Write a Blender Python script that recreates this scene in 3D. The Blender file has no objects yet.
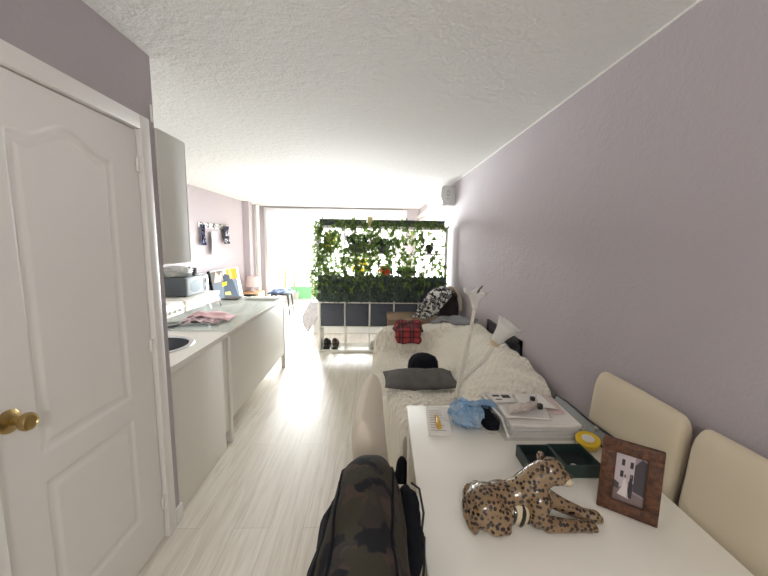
import bpy, bmesh, math, random
from math import sin, cos, pi, radians, sqrt, exp
from mathutils import Vector, Matrix, noise, Euler
random.seed(11)
V = Vector
COL = bpy.context.scene.collection

# ------------------------------------------------------------------ materials
_M = {}
def lin(c):
    return tuple(((v/12.92) if v <= .04045 else ((v+.055)/1.055)**2.4) for v in c)
def rgb(r, g, b):
    return lin((r/255, g/255, b/255))
def mat(name, col, rough=.6, metal=0.0, bump=None, bscale=60, bdist=.002, var=None, vscale=8, spec=.5,
        coat=0.0, alpha=1.0, transl=0.0, sheen=0.0, stretch=None):
    """plain procedural surface: base colour, optional noise colour variation and noise bump"""
    if name in _M: return _M[name]
    m = bpy.data.materials.new(name); m.use_nodes = True
    nt = m.node_tree; N = nt.nodes; L = nt.links
    b = N['Principled BSDF']; out = N['Material Output']
    b.inputs['Base Color'].default_value = (*col, 1)
    b.inputs['Roughness'].default_value = rough
    b.inputs['Metallic'].default_value = metal
    b.inputs['Specular IOR Level'].default_value = spec
    b.inputs['Coat Weight'].default_value = coat
    b.inputs['Coat Roughness'].default_value = .08
    b.inputs['Alpha'].default_value = alpha
    b.inputs['Sheen Weight'].default_value = sheen
    tc = N.new('ShaderNodeTexCoord'); src = tc.outputs['Object']
    if stretch:
        mp = N.new('ShaderNodeMapping'); mp.inputs['Scale'].default_value = stretch
        L.new(src, mp.inputs['Vector']); src = mp.outputs['Vector']
    if var:
        nz = N.new('ShaderNodeTexNoise'); nz.inputs['Scale'].default_value = vscale; nz.inputs['Detail'].default_value = 4
        L.new(src, nz.inputs['Vector'])
        mx = N.new('ShaderNodeMix'); mx.data_type = 'RGBA'
        mx.inputs['A'].default_value = (*col, 1); mx.inputs['B'].default_value = (*var, 1)
        rp = N.new('ShaderNodeMapRange'); rp.inputs['From Min'].default_value = .35; rp.inputs['From Max'].default_value = .65
        L.new(nz.outputs['Fac'], rp.inputs['Value']); L.new(rp.outputs['Result'], mx.inputs['Factor'])
        L.new(mx.outputs['Result'], b.inputs['Base Color'])
    if bump:
        nz2 = N.new('ShaderNodeTexNoise'); nz2.inputs['Scale'].default_value = bscale; nz2.inputs['Detail'].default_value = 3
        L.new(src, nz2.inputs['Vector'])
        bp = N.new('ShaderNodeBump'); bp.inputs['Strength'].default_value = bump; bp.inputs['Distance'].default_value = bdist
        L.new(nz2.outputs['Fac'], bp.inputs['Height']); L.new(bp.outputs['Normal'], b.inputs['Normal'])
    if transl:
        tr = N.new('ShaderNodeBsdfTranslucent'); tr.inputs['Color'].default_value = (*col, 1)
        if var: L.new(mx.outputs['Result'], tr.inputs['Color'])
        ms = N.new('ShaderNodeMixShader'); ms.inputs['Fac'].default_value = transl
        L.new(b.outputs['BSDF'], ms.inputs[1]); L.new(tr.outputs['BSDF'], ms.inputs[2])
        L.new(ms.outputs['Shader'], out.inputs['Surface'])
    _M[name] = m
    return m

def node_mat(name):
    m = bpy.data.materials.new(name); m.use_nodes = True; _M[name] = m
    nt = m.node_tree
    return m, nt.nodes, nt.links, nt.nodes['Principled BSDF']

def clear_mat(name, col, fac=.25, rough=.1):
    """thin clear sheet: mostly transparent with a glossy skin"""
    m, N, L, b = node_mat(name)
    b.inputs['Base Color'].default_value = (*col, 1); b.inputs['Roughness'].default_value = rough
    t = N.new('ShaderNodeBsdfTransparent'); ms = N.new('ShaderNodeMixShader')
    ms.inputs['Fac'].default_value = fac
    L.new(t.outputs['BSDF'], ms.inputs[1]); L.new(b.outputs['BSDF'], ms.inputs[2])
    L.new(ms.outputs['Shader'], N['Material Output'].inputs['Surface'])
    return m

def stucco(name, col, strength, scale, dist):
    m, N, L, b = node_mat(name)
    b.inputs['Base Color'].default_value = (*col, 1); b.inputs['Roughness'].default_value = .85
    b.inputs['Specular IOR Level'].default_value = .2
    tc = N.new('ShaderNodeTexCoord')
    n1 = N.new('ShaderNodeTexNoise'); n1.inputs['Scale'].default_value = scale; n1.inputs['Detail'].default_value = 5
    n1.inputs['Roughness'].default_value = .6
    n2 = N.new('ShaderNodeTexNoise'); n2.inputs['Scale'].default_value = scale*.3; n2.inputs['Detail'].default_value = 2
    ad = N.new('ShaderNodeMath'); ad.operation = 'ADD'
    bp = N.new('ShaderNodeBump'); bp.inputs['Strength'].default_value = strength; bp.inputs['Distance'].default_value = dist
    L.new(tc.outputs['Object'], n1.inputs['Vector']); L.new(tc.outputs['Object'], n2.inputs['Vector'])
    L.new(n1.outputs['Fac'], ad.inputs[0]); L.new(n2.outputs['Fac'], ad.inputs[1])
    L.new(ad.outputs[0], bp.inputs['Height']); L.new(bp.outputs['Normal'], b.inputs['Normal'])
    return m

def floor_mat():
    m, N, L, b = node_mat('laminate')
    tc = N.new('ShaderNodeTexCoord')
    mp = N.new('ShaderNodeMapping'); mp.inputs['Rotation'].default_value = (0, 0, pi/2)
    L.new(tc.outputs['Object'], mp.inputs['Vector'])
    br = N.new('ShaderNodeTexBrick'); br.inputs['Scale'].default_value = 1
    br.inputs['Brick Width'].default_value = 1.28; br.inputs['Row Height'].default_value = .19
    br.inputs['Mortar Size'].default_value = .0016; br.inputs['Mortar Smooth'].default_value = .3
    br.inputs['Color1'].default_value = (*rgb(221, 214, 202), 1); br.inputs['Color2'].default_value = (*rgb(230, 224, 213), 1)
    br.inputs['Mortar'].default_value = (*rgb(190, 180, 166), 1); br.offset = .37
    L.new(mp.outputs['Vector'], br.inputs['Vector'])
    ms = N.new('ShaderNodeMapping'); ms.inputs['Scale'].default_value = (26, 1.6, 1)
    L.new(tc.outputs['Object'], ms.inputs['Vector'])
    nz = N.new('ShaderNodeTexNoise'); nz.inputs['Scale'].default_value = 1.3; nz.inputs['Detail'].default_value = 7
    nz.inputs['Distortion'].default_value = 1.1
    L.new(ms.outputs['Vector'], nz.inputs['Vector'])
    rp = N.new('ShaderNodeMapRange'); rp.inputs['From Min'].default_value = .38; rp.inputs['From Max'].default_value = .70
    rp.inputs['To Min'].default_value = 0; rp.inputs['To Max'].default_value = .55
    L.new(nz.outputs['Fac'], rp.inputs['Value'])
    mx = N.new('ShaderNodeMix'); mx.data_type = 'RGBA'; mx.inputs['B'].default_value = (*rgb(188, 177, 161), 1)
    L.new(rp.outputs['Result'], mx.inputs['Factor']); L.new(br.outputs['Color'], mx.inputs['A'])
    L.new(mx.outputs['Result'], b.inputs['Base Color'])
    b.inputs['Roughness'].default_value = .42; b.inputs['Specular IOR Level'].default_value = .35
    bp = N.new('ShaderNodeBump'); bp.inputs['Strength'].default_value = .15; bp.inputs['Distance'].default_value = .001
    L.new(nz.outputs['Fac'], bp.inputs['Height']); L.new(bp.outputs['Normal'], b.inputs['Normal'])
    return m

def quilt_mat():
    m, N, L, b = node_mat('quilted_cotton')
    b.inputs['Base Color'].default_value = (*rgb(238, 231, 216), 1); b.inputs['Roughness'].default_value = .9
    b.inputs['Specular IOR Level'].default_value = .15; b.inputs['Sheen Weight'].default_value = .2
    tc = N.new('ShaderNodeTexCoord')
    hs = []
    for a in (pi/4, -pi/4):
        mp = N.new('ShaderNodeMapping'); mp.inputs['Rotation'].default_value = (0, 0, a)
        L.new(tc.outputs['Object'], mp.inputs['Vector'])
        w = N.new('ShaderNodeTexWave'); w.inputs['Scale'].default_value = 7.5; w.inputs['Distortion'].default_value = 1.2
        w.inputs['Detail Scale'].default_value = 1.5
        L.new(mp.outputs['Vector'], w.inputs['Vector']); hs.append(w)
    mn = N.new('ShaderNodeMath'); mn.operation = 'MINIMUM'
    L.new(hs[0].outputs['Fac'], mn.inputs[0]); L.new(hs[1].outputs['Fac'], mn.inputs[1])
    nz = N.new('ShaderNodeTexNoise'); nz.inputs['Scale'].default_value = 45
    L.new(tc.outputs['Object'], nz.inputs['Vector'])
    ad = N.new('ShaderNodeMath'); ad.operation = 'MULTIPLY_ADD'; ad.inputs[1].default_value = .35
    L.new(nz.outputs['Fac'], ad.inputs[0]); L.new(mn.outputs[0], ad.inputs[2])
    bp = N.new('ShaderNodeBump'); bp.inputs['Strength'].default_value = 1.0; bp.inputs['Distance'].default_value = .012
    L.new(ad.outputs[0], bp.inputs['Height']); L.new(bp.outputs['Normal'], b.inputs['Normal'])
    return m

def spots_mat(name, base, mid, dark, scale, lo, hi):
    m, N, L, b = node_mat(name)
    tc = N.new('ShaderNodeTexCoord')
    nz = N.new('ShaderNodeTexNoise'); nz.inputs['Scale'].default_value = 11
    L.new(tc.outputs['Object'], nz.inputs['Vector'])
    mx = N.new('ShaderNodeMix'); mx.data_type = 'RGBA'; mx.inputs['A'].default_value = (*base, 1); mx.inputs['B'].default_value = (*mid, 1)
    L.new(nz.outputs['Fac'], mx.inputs['Factor'])
    vo = N.new('ShaderNodeTexVoronoi'); vo.inputs['Scale'].default_value = scale; vo.inputs['Randomness'].default_value = .75
    L.new(tc.outputs['Object'], vo.inputs['Vector'])
    rp = N.new('ShaderNodeMapRange'); rp.inputs['From Min'].default_value = lo; rp.inputs['From Max'].default_value = hi
    rp.inputs['To Min'].default_value = 1; rp.inputs['To Max'].default_value = 0
    L.new(vo.outputs['Distance'], rp.inputs['Value'])
    m2 = N.new('ShaderNodeMix'); m2.data_type = 'RGBA'; m2.inputs['B'].default_value = (*dark, 1)
    L.new(rp.outputs['Result'], m2.inputs['Factor']); L.new(mx.outputs['Result'], m2.inputs['A'])
    L.new(m2.outputs['Result'], b.inputs['Base Color'])
    b.inputs['Roughness'].default_value = .18; b.inputs['Coat Weight'].default_value = .6; b.inputs['Coat Roughness'].default_value = .06
    return m

def camo_mat(name, cols, scale, rough=.85):
    m, N, L, b = node_mat(name)
    tc = N.new('ShaderNodeTexCoord')
    prev = None
    for i, c in enumerate(cols):
        if prev is None:
            rg = N.new('ShaderNodeRGB'); rg.outputs[0].default_value = (*c, 1); prev = rg.outputs[0]; continue
        mp = N.new('ShaderNodeMapping'); mp.inputs['Location'].default_value = (i*3.1, i*7.7, i*1.3)
        L.new(tc.outputs['Object'], mp.inputs['Vector'])
        nz = N.new('ShaderNodeTexNoise'); nz.inputs['Scale'].default_value = scale; nz.inputs['Detail'].default_value = 2
        L.new(mp.outputs['Vector'], nz.inputs['Vector'])
        rp = N.new('ShaderNodeMapRange'); rp.inputs['From Min'].default_value = .53; rp.inputs['From Max'].default_value = .56
        L.new(nz.outputs['Fac'], rp.inputs['Value'])
        mx = N.new('ShaderNodeMix'); mx.data_type = 'RGBA'; mx.inputs['B'].default_value = (*c, 1)
        L.new(prev, mx.inputs['A']); L.new(rp.outputs['Result'], mx.inputs['Factor']); prev = mx.outputs['Result']
    L.new(prev, b.inputs['Base Color']); b.inputs['Roughness'].default_value = rough
    b.inputs['Specular IOR Level'].default_value = .2
    return m

def plaid_mat():
    m, N, L, b = node_mat('plaid_wool')
    tc = N.new('ShaderNodeTexCoord'); sp = N.new('ShaderNodeSeparateXYZ'); L.new(tc.outputs['Object'], sp.inputs[0])
    prev = None
    rg = N.new('ShaderNodeRGB'); rg.outputs[0].default_value = (*rgb(158, 52, 58), 1); prev = rg.outputs[0]
    for ax, per, lo, c in (('X', 9, .1, rgb(40, 32, 36)), ('Y', 9, .1, rgb(46, 36, 40)), ('X', 9, .97, rgb(170, 140, 132)), ('Z', 16, .6, rgb(60, 26, 30))):
        s = N.new('ShaderNodeMath'); s.operation = 'MULTIPLY'; s.inputs[1].default_value = per*2*pi
        L.new(sp.outputs[ax], s.inputs[0])
        sn = N.new('ShaderNodeMath'); sn.operation = 'SINE'; L.new(s.outputs[0], sn.inputs[0])
        rp = N.new('ShaderNodeMapRange'); rp.inputs['From Min'].default_value = lo; rp.inputs['From Max'].default_value = lo+.06
        rp.inputs['To Max'].default_value = .7
        L.new(sn.outputs[0], rp.inputs['Value'])
        mx = N.new('ShaderNodeMix'); mx.data_type = 'RGBA'; mx.inputs['B'].default_value = (*c, 1)
        L.new(prev, mx.inputs['A']); L.new(rp.outputs['Result'], mx.inputs['Factor']); prev = mx.outputs['Result']
    L.new(prev, b.inputs['Base Color']); b.inputs['Roughness'].default_value = .9
    return m

WALL = stucco('lilac_wall', rgb(178, 170, 173), .5, 60, .006)
CEIL = stucco('white_stucco', rgb(228, 227, 223), .9, 62, .011)
WHITEWALL = stucco('white_wall', rgb(225, 222, 218), .2, 70, .003)
FLOOR = floor_mat()
QUILT = quilt_mat()
DOORW = mat('door_paint', rgb(236, 233, 229), .45)
WHITE = mat('white_laminate', rgb(228, 225, 216), .4)
KALLAX = mat('shelf_white', rgb(225, 224, 216), .45)
TABLEW = mat('table_white', rgb(240, 236, 226), .35, var=rgb(237, 233, 222), vscale=3)
CREAM = mat('cream_cover', rgb(206, 193, 168), .9, bump=.25, bscale=320, bdist=.0015, sheen=.2, spec=.15)
CREAM2 = mat('cream_cover_pale', rgb(216, 206, 187), .9, bump=.25, bscale=320, bdist=.0015, sheen=.2, spec=.15)
LEGW = mat('leg_dark_wood', rgb(92, 70, 52), .5)
PLASTIC = mat('white_plastic', rgb(232, 230, 224), .35)
LAMPW = mat('lamp_white', rgb(222, 216, 203), .4)
SHADE = mat('frosted_shade', rgb(244, 243, 239), .35, transl=.35)
BLACK = mat('black_plastic', rgb(22, 22, 25), .45)
BLACKF = mat('black_fabric', rgb(24, 25, 31), .95, bump=.3, bscale=200, spec=.15)
DARKGREY = mat('anthracite_fabric', rgb(84, 87, 96), .9, bump=.2, bscale=260, spec=.2)
GREYF = mat('grey_fabric', rgb(104, 101, 97), .9, bump=.3, bscale=160, spec=.15, var=rgb(92, 90, 88), vscale=14)
STEEL = mat('steel', rgb(190, 192, 192), .3, 1.0)
BRASS = mat('brass', rgb(176, 152, 100), .28, 1.0)
LEAF = mat('ivy_leaf', rgb(84, 108, 62), .5, var=rgb(128, 152, 78), vscale=20, transl=.4)
LEAFD = mat('ivy_leaf_dark', rgb(64, 78, 74), .55, var=rgb(88, 106, 90), vscale=24, transl=.15)
STEM = mat('ivy_stem', rgb(84, 88, 50), .7)
PLANTER = mat('planter_dark', rgb(62, 70, 74), .6)
PAPER = mat('paper_white', rgb(226, 222, 216), .8)
PAPER2 = mat('paper_grey', rgb(190, 186, 182), .8, var=rgb(214, 210, 205), vscale=60, stretch=(1, 1, 8))
INK = mat('printed_ink', rgb(120, 116, 114), .8)
INKD = mat('printed_ink_dark', rgb(58, 56, 58), .8)
PINK = mat('pink_paper', rgb(206, 182, 180), .8)
WOODF = mat('carved_brown_wood', rgb(104, 66, 42), .55, bump=1.0, bscale=90, bdist=.005, var=rgb(66, 38, 24), vscale=60)
CARD = mat('brown_card', rgb(140, 116, 92), .8, var=rgb(126, 104, 84), vscale=6)
GREENBOX = mat('dark_green_leather', rgb(36, 54, 50), .45)
FELT = mat('dark_felt', rgb(18, 27, 29), .95)
YELLOW = mat('yellow_plastic', rgb(222, 186, 30), .35)
LEOP = spots_mat('leopard_glaze', rgb(158, 132, 98), rgb(108, 82, 56), rgb(36, 26, 21), 78, .37, .48)

# ------------------------------------------------------------------ mesh builder
class MB:
    def __init__(s): s.bm = bmesh.new(); s.mi = 0
    def _pre(s):
        for f in s.bm.faces: f.tag = True
    def _post(s, smooth):
        for f in s.bm.faces:
            if not f.tag: f.material_index = s.mi; f.smooth = smooth; f.tag = True
    def box(s, x0, x1, y0, y1, z0, z1, bev=0, seg=2, M=None):
        s._pre()
        r = bmesh.ops.create_cube(s.bm, size=1)
        vs = r['verts']
        for v in vs: v.co = V(((x0+x1)/2+v.co.x*(x1-x0), (y0+y1)/2+v.co.y*(y1-y0), (z0+z1)/2+v.co.z*(z1-z0)))
        if M:
            for v in vs: v.co = M @ v.co
        if bev:
            es = list({e for v in vs for e in v.link_edges})
            bmesh.ops.bevel(s.bm, geom=es, offset=bev, segments=seg, profile=.5, affect='EDGES', clamp_overlap=True)
        s._post(bev > 0); return s
    def tube(s, pts, rad, n=10, caps=True):
        s._pre()
        pts = [V(p) for p in pts]
        if not hasattr(rad, '__len__'): rad = [rad]*len(pts)
        rings = []; up = None
        for i, p in enumerate(pts):
            a = pts[max(i-1, 0)]; b = pts[min(i+1, len(pts)-1)]
            t = (b-a).normalized()
            if up is None: up = t.orthogonal().normalized()
            up = (up - t*up.dot(t))
            up = up.normalized() if up.length > 1e-6 else t.orthogonal().normalized()
            w = t.cross(up)
            rings.append([s.bm.verts.new(p+(up*cos(2*pi*k/n)+w*sin(2*pi*k/n))*rad[i]) for k in range(n)])
        for a, b in zip(rings, rings[1:]):
            for k in range(n): s.bm.faces.new((a[k], a[(k+1) % n], b[(k+1) % n], b[k]))
        if caps:
            s.bm.faces.new(rings[0][::-1]); s.bm.faces.new(rings[-1])
        s._post(True); return s
    def cyl(s, p, q, r, r2=None, n=16): return s.tube([p, q], [r, r if r2 is None else r2], n)
    def lathe(s, prof, n=32, M=None, fn=None, closed=False):
        """prof: (radius, height) list; fn(angle, radius, height) may reshape"""
        s._pre(); M = M or Matrix.Identity(4); rings = []
        for r, z in prof:
            if r < 1e-5: rings.append([s.bm.verts.new(M @ V((0, 0, z)))]); continue
            ring = []
            for k in range(n):
                a = 2*pi*k/n; rr, zz = (fn(a, r, z) if fn else (r, z))
                ring.append(s.bm.verts.new(M @ V((rr*cos(a), rr*sin(a), zz))))
            rings.append(ring)
        for a, b in zip(rings, rings[1:]):
            for k in range(n):
                k2 = (k+1) % n
                if len(a) == 1 and len(b) == 1: continue
                if len(a) == 1: s.bm.faces.new((a[0], b[k2], b[k]))
                elif len(b) == 1: s.bm.faces.new((a[k], a[k2], b[0]))
                else: s.bm.faces.new((a[k], a[k2], b[k2], b[k]))
        s._post(True); return s
    def grid(s, fn, nu, nv):
        s._pre()
        g = [[s.bm.verts.new(V(fn(u/(nu-1), v/(nv-1)))) for v in range(nv)] for u in range(nu)]
        for a in range(nu-1):
            for b in range(nv-1):
                s.bm.faces.new((g[a][b], g[a+1][b], g[a+1][b+1], g[a][b+1]))
        s._post(True); return s
    def ell(s, c, r, n=20, M=None, fn=None):
        s._pre()
        res = bmesh.ops.create_uvsphere(s.bm, u_segments=n, v_segments=max(8, n*2//3), radius=1)
        for v in res['verts']:
            d = v.co.copy(); k = fn(d) if fn else 1
            p = V((d.x*r[0], d.y*r[1], d.z*r[2]))*k
            if M: p = M @ p
            v.co = p+V(c)
        s._post(True); return s
    def prism(s, pts, d):
        """closed polygon (3D points) pushed along vector d"""
        s._pre(); d = V(d)
        a = [s.bm.verts.new(V(p)) for p in pts]; b = [s.bm.verts.new(V(p)+d) for p in pts]; n = len(pts)
        s.bm.faces.new(a[::-1]); s.bm.faces.new(b)
        for k in range(n): s.bm.faces.new((a[k], a[(k+1) % n], b[(k+1) % n], b[k]))
        s._post(False); return s
    def sheet(s, pts):
        s._pre(); s.bm.faces.new([s.bm.verts.new(V(p)) for p in pts]); s._post(False); return s

def world_loc(o):
    p = V((0, 0, 0))
    while o: p += o.location; o = o.parent
    return p
def link(name, me, mats, parent=None, local=False):
    me.name = name
    o = bpy.data.objects.new(name, me); COL.objects.link(o)
    if not isinstance(mats, (list, tuple)): mats = [mats]
    for m in mats: me.materials.append(m)
    if parent is not None:
        o.parent = parent
        if not local:
            me.transform(Matrix.Translation(-world_loc(parent)))
    elif not local:
        xs = [v.co for v in me.vertices]
        c = V(((min(p.x for p in xs)+max(p.x for p in xs))/2, (min(p.y for p in xs)+max(p.y for p in xs))/2, min(p.z for p in xs)))
        me.transform(Matrix.Translation(-c)); o.location = c
    return o
def obj(name, mb, mats, parent=None, local=False, angle=38, fix=True):
    me = bpy.data.meshes.new(name)
    if fix: bmesh.ops.recalc_face_normals(mb.bm, faces=mb.bm.faces)
    mb.bm.to_mesh(me); mb.bm.free()
    if angle: me.set_sharp_from_angle(angle=radians(angle))
    return link(name, me, mats, parent, local)
def tag(o, label, cat, group=None):
    o['label'] = label; o['category'] = cat
    if group: o['group'] = group
    return o
def thing(name, label, cat, loc, rz=0, group=None):
    o = bpy.data.objects.new(name, None); COL.objects.link(o)
    o.empty_display_size = .1; o.location = loc; o.rotation_euler = (0, 0, rz)
    return tag(o, label, cat, group)
def struct(name, mb, mats, label=None, **k):
    o = obj(name, mb, mats, **k); o['kind'] = 'structure'
    if label: o['label'] = label
    return o
def dup(root, loc, rz, label, group=None):
    r = root.copy(); COL.objects.link(r); r.location = loc; r.rotation_euler = (0, 0, rz); r['label'] = label
    if group: r['group'] = group
    for ch in list(root.children):
        c = ch.copy(); COL.objects.link(c); c.parent = r
        for g in ch.children:
            d = g.copy(); COL.objects.link(d); d.parent = c
    return r
def mod(o, kind, **kw):
    m = o.modifiers.new(kind, kind)
    for k, v in kw.items(): setattr(m, k, v)
    return m
def blob(name, mb, mats, voxel, smooth=6, parent=None, disp=None):
    """fuse the shapes in mb into one continuous skin"""
    me = bpy.data.meshes.new('tmp'); mb.bm.to_mesh(me); mb.bm.free()
    t = bpy.data.objects.new('tmp', me); COL.objects.link(t)
    r = mod(t, 'REMESH', mode='VOXEL', voxel_size=voxel)
    mod(t, 'SMOOTH', factor=.5, iterations=smooth)
    dg = bpy.context.evaluated_depsgraph_get(); dg.update()
    m2 = bpy.data.meshes.new_from_object(t.evaluated_get(dg))
    bpy.data.objects.remove(t); bpy.data.meshes.remove(me)
    if disp:
        ns = [v.normal.copy() for v in m2.vertices]
        for v, n in zip(m2.vertices, ns): v.co = disp(v.co, n)
    m2.materials.clear()
    for p in m2.polygons: p.use_smooth = True
    return link(name, m2, mats, parent)
def fb(p, o=3):
    return noise.fractal(V(p), 1.0, 2.0, o)
def sst(a, b, x):
    t = max(0, min(1, (x-a)/(b-a))); return t*t*(3-2*t)
def interp(tab, x):
    if x <= tab[0][0]: return tab[0][1]
    for (a, p), (b, q) in zip(tab, tab[1:]):
        if x <= b: return p+(q-p)*(x-a)/(b-a)
    return tab[-1][1]

# ------------------------------------------------------------------ setting
CZ, WR, WL, DW, YB, YR = 2.46, 1.145, -2.95, -1.09, 9.0, -1.5
struct('floor', MB().box(-3.1, WR+.1, YR-.1, YB+.12, -.1, 0), FLOOR, local=True)
struct('ceiling', MB().box(-3.1, WR+.1, YR-.1, YB+.12, CZ, CZ+.12), CEIL, local=True)
struct('wall_right', MB().box(WR, WR+.1, YR, YB, 0, CZ), WALL, local=True)
struct('wall_left', MB().box(WL-.1, WL, 1.72, YB, 0, CZ), WALL, local=True)
w = MB(); w.box(DW-.1, DW, YR, .90, 0, CZ); w.box(DW-.1, DW, .90, 1.725, 2.12, CZ); w.box(DW-.1, DW, 1.725, 1.82, 0, CZ)
struct('wall_door_side', w, WALL, local=True)
struct('wall_kitchen_side', MB().box(WL, DW-.1, 1.72, 1.82, 0, CZ), WHITEWALL, local=True)
struct('wall_rear', MB().box(DW-.1, WR, YR-.1, YR, 0, CZ), WHITEWALL, local=True)
w = MB(); w.box(WL, -2.80, YB, YB+.1, 0, CZ); w.box(.84, WR, YB, YB+.1, 0, CZ); w.box(-2.80, .84, YB, YB+.1, 2.43, CZ)
struct('wall_back', w, WALL, local=True)
struct('wall_pillar', MB().box(WL, -2.81, 7.95, 8.15, 0, CZ), WALL)
struct('trim_1', MB().box(WR-.006, WR, YR, 4.9, CZ-.008, CZ), PLASTIC)
struct('baseboard_left', MB().box(DW, DW+.013, 1.77, 1.832, 0, .10, .003), DOORW)
struct('baseboard_right', MB().box(WR-.013, WR, YR, YB, 0, .08, .003), DOORW)
tag(obj('drain_pipe', MB().cyl((-2.84, 8.6, 0), (-2.84, 8.6, 2.44), .05, n=20), PLASTIC), 'white vertical pipe in the far left corner beside the window', 'pipe')

# door leaf with an arched upper panel and a square lower panel
door = thing('door_1', 'white moulded door with brass knob in the lilac wall', 'door', (DW-.02, 1.33, 0))
door['kind'] = 'structure'
YA, YC, ZT = .955, 1.695, 2.085
def panel_depth(y, z):
    def shape(d): return -.007*sst(0, .010, d) + .006*sst(.026, .045, d)
    if 1.0: 
        pl, pr = 1.105, 1.535
        d2 = min(y-pl, pr-y, z-.24, .765-z)
        mid = (pl+pr)/2; t = abs(y-mid)/((pr-pl)/2)
        top = 1.915 + .062*(.5+.5*cos(pi*min(1, t/.78)))
        d1 = min(y-pl, pr-y, z-.865, top-z)
        d = max(d1, d2)
        return shape(d) if d > 0 else 0
NY, NZ = 150, 330
leaf = MB()
leaf.grid(lambda u, v: (DW-.012+panel_depth(YA+(YC-YA)*u, .012+(ZT-.012)*v), YA+(YC-YA)*u, .012+(ZT-.012)*v), NY, NZ)
leaf.box(DW-.05, DW-.021, YA, YC, .012, ZT)
obj('leaf', leaf, DOORW, door, angle=0, fix=False)
fr = MB()
fr.box(DW-.06, DW+.014, 1.70, 1.765, 0, 2.155, .006); fr.box(DW-.06, DW+.014, .86, .95, 0, 2.155, .006)
fr.box(DW-.06, DW+.014, .95, 1.70, 2.09, 2.155, .006)
obj('frame', fr, DOORW, door)
k = MB()
Mk = Matrix.Translation((DW-.012, 1.015, 1.035)) @ Matrix.Rotation(pi/2, 4, 'Y')
k.lathe([(0, 0), (.036, 0), (.036, .006), (.026, .012), (.013, .016), (.012, .034), (.02, .042), (.027, .052), (.028, .062), (.024, .070), (.019, .072), (.017, .069), (0, .069)], 32, Mk)
kn = obj('knob', k, BRASS, door); kn['label'] = 'brass door knob'
for z in (.215, 1.07, 1.93):
    h = MB(); h.cyl((DW+.002, 1.699, z-.035), (DW+.002, 1.699, z+.035), .007, n=12); h.box(DW-.008, DW+.003, 1.678, 1.70, z-.03, z+.03)
    obj('hinge', h, DOORW, door)

# far window wall: sliding frames, glass, roller blinds
win = bpy.data.objects.new('window_1', None); COL.objects.link(win); win.location = (-1, YB, 0); win['kind'] = 'structure'
ALU = mat('white_aluminium', rgb(225, 226, 226), .4)
bars = MB(); x0, x1 = -2.80, .84
for x in (x0, -1.62, -.95, -.16, x1-.06): bars.box(x, x+.06, YB+.01, YB+.07, .04, 2.43)
bars.box(x0, x1, YB, YB+.08, 0, .05); bars.box(x0, x1, YB+.005, YB+.075, 2.37, 2.43); bars.box(x0, x0+1.2, YB+.02, YB+.06, .92, .96)
obj('window_frame', bars, ALU, win)
g = MB()
for a, b in ((x0+.06, -1.62), (-1.56, -.95), (-.89, -.16), (-.10, x1-.06)): g.box(a, b, YB+.035, YB+.045, .05, 2.37)
obj('pane', g, clear_mat('window_glass', (.95, .98, .97), .06, .02), win)
BL1 = mat('blind_cream', rgb(240, 240, 226), .9, transl=.5)
BL2 = mat('blind_white', rgb(246, 246, 244), .9, transl=.6)
for (a, b, z0, m, lab) in ((-2.72, -2.42, .96, BL1, 'narrow cream roller blind at the left end of the far window'), (-2.39, -1.63, .94, BL1, 'wide cream roller blind over the left glass door'),
                      (-1.58, -.14, 1.02, BL2, 'bright white roller blind in the middle of the far window'), (-.08, .79, 1.0, BL1, 'cream roller blind at the right end of the far window')):
    t = thing('roller_blind', lab, 'blind', ((a+b)/2, YB-.05, z0), group='roller blinds on the far window')
    obj('fabric', MB().grid(lambda u, v: (a+(b-a)*u, YB-.05+.004*sin(u*9+a*7), z0+(2.33-z0)*v), 12, 6), m, t)
    obj('cassette', MB().box(a-.01, b+.01, YB-.09, YB-.01, 2.33, 2.41, .01), ALU, t)
    obj('bottom_bar', MB().box(a, b, YB-.06, YB-.04, z0-.025, z0, .004), ALU, t)
CURT = mat('sheer_curtain', rgb(240, 238, 240), .9, transl=.5)

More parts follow.
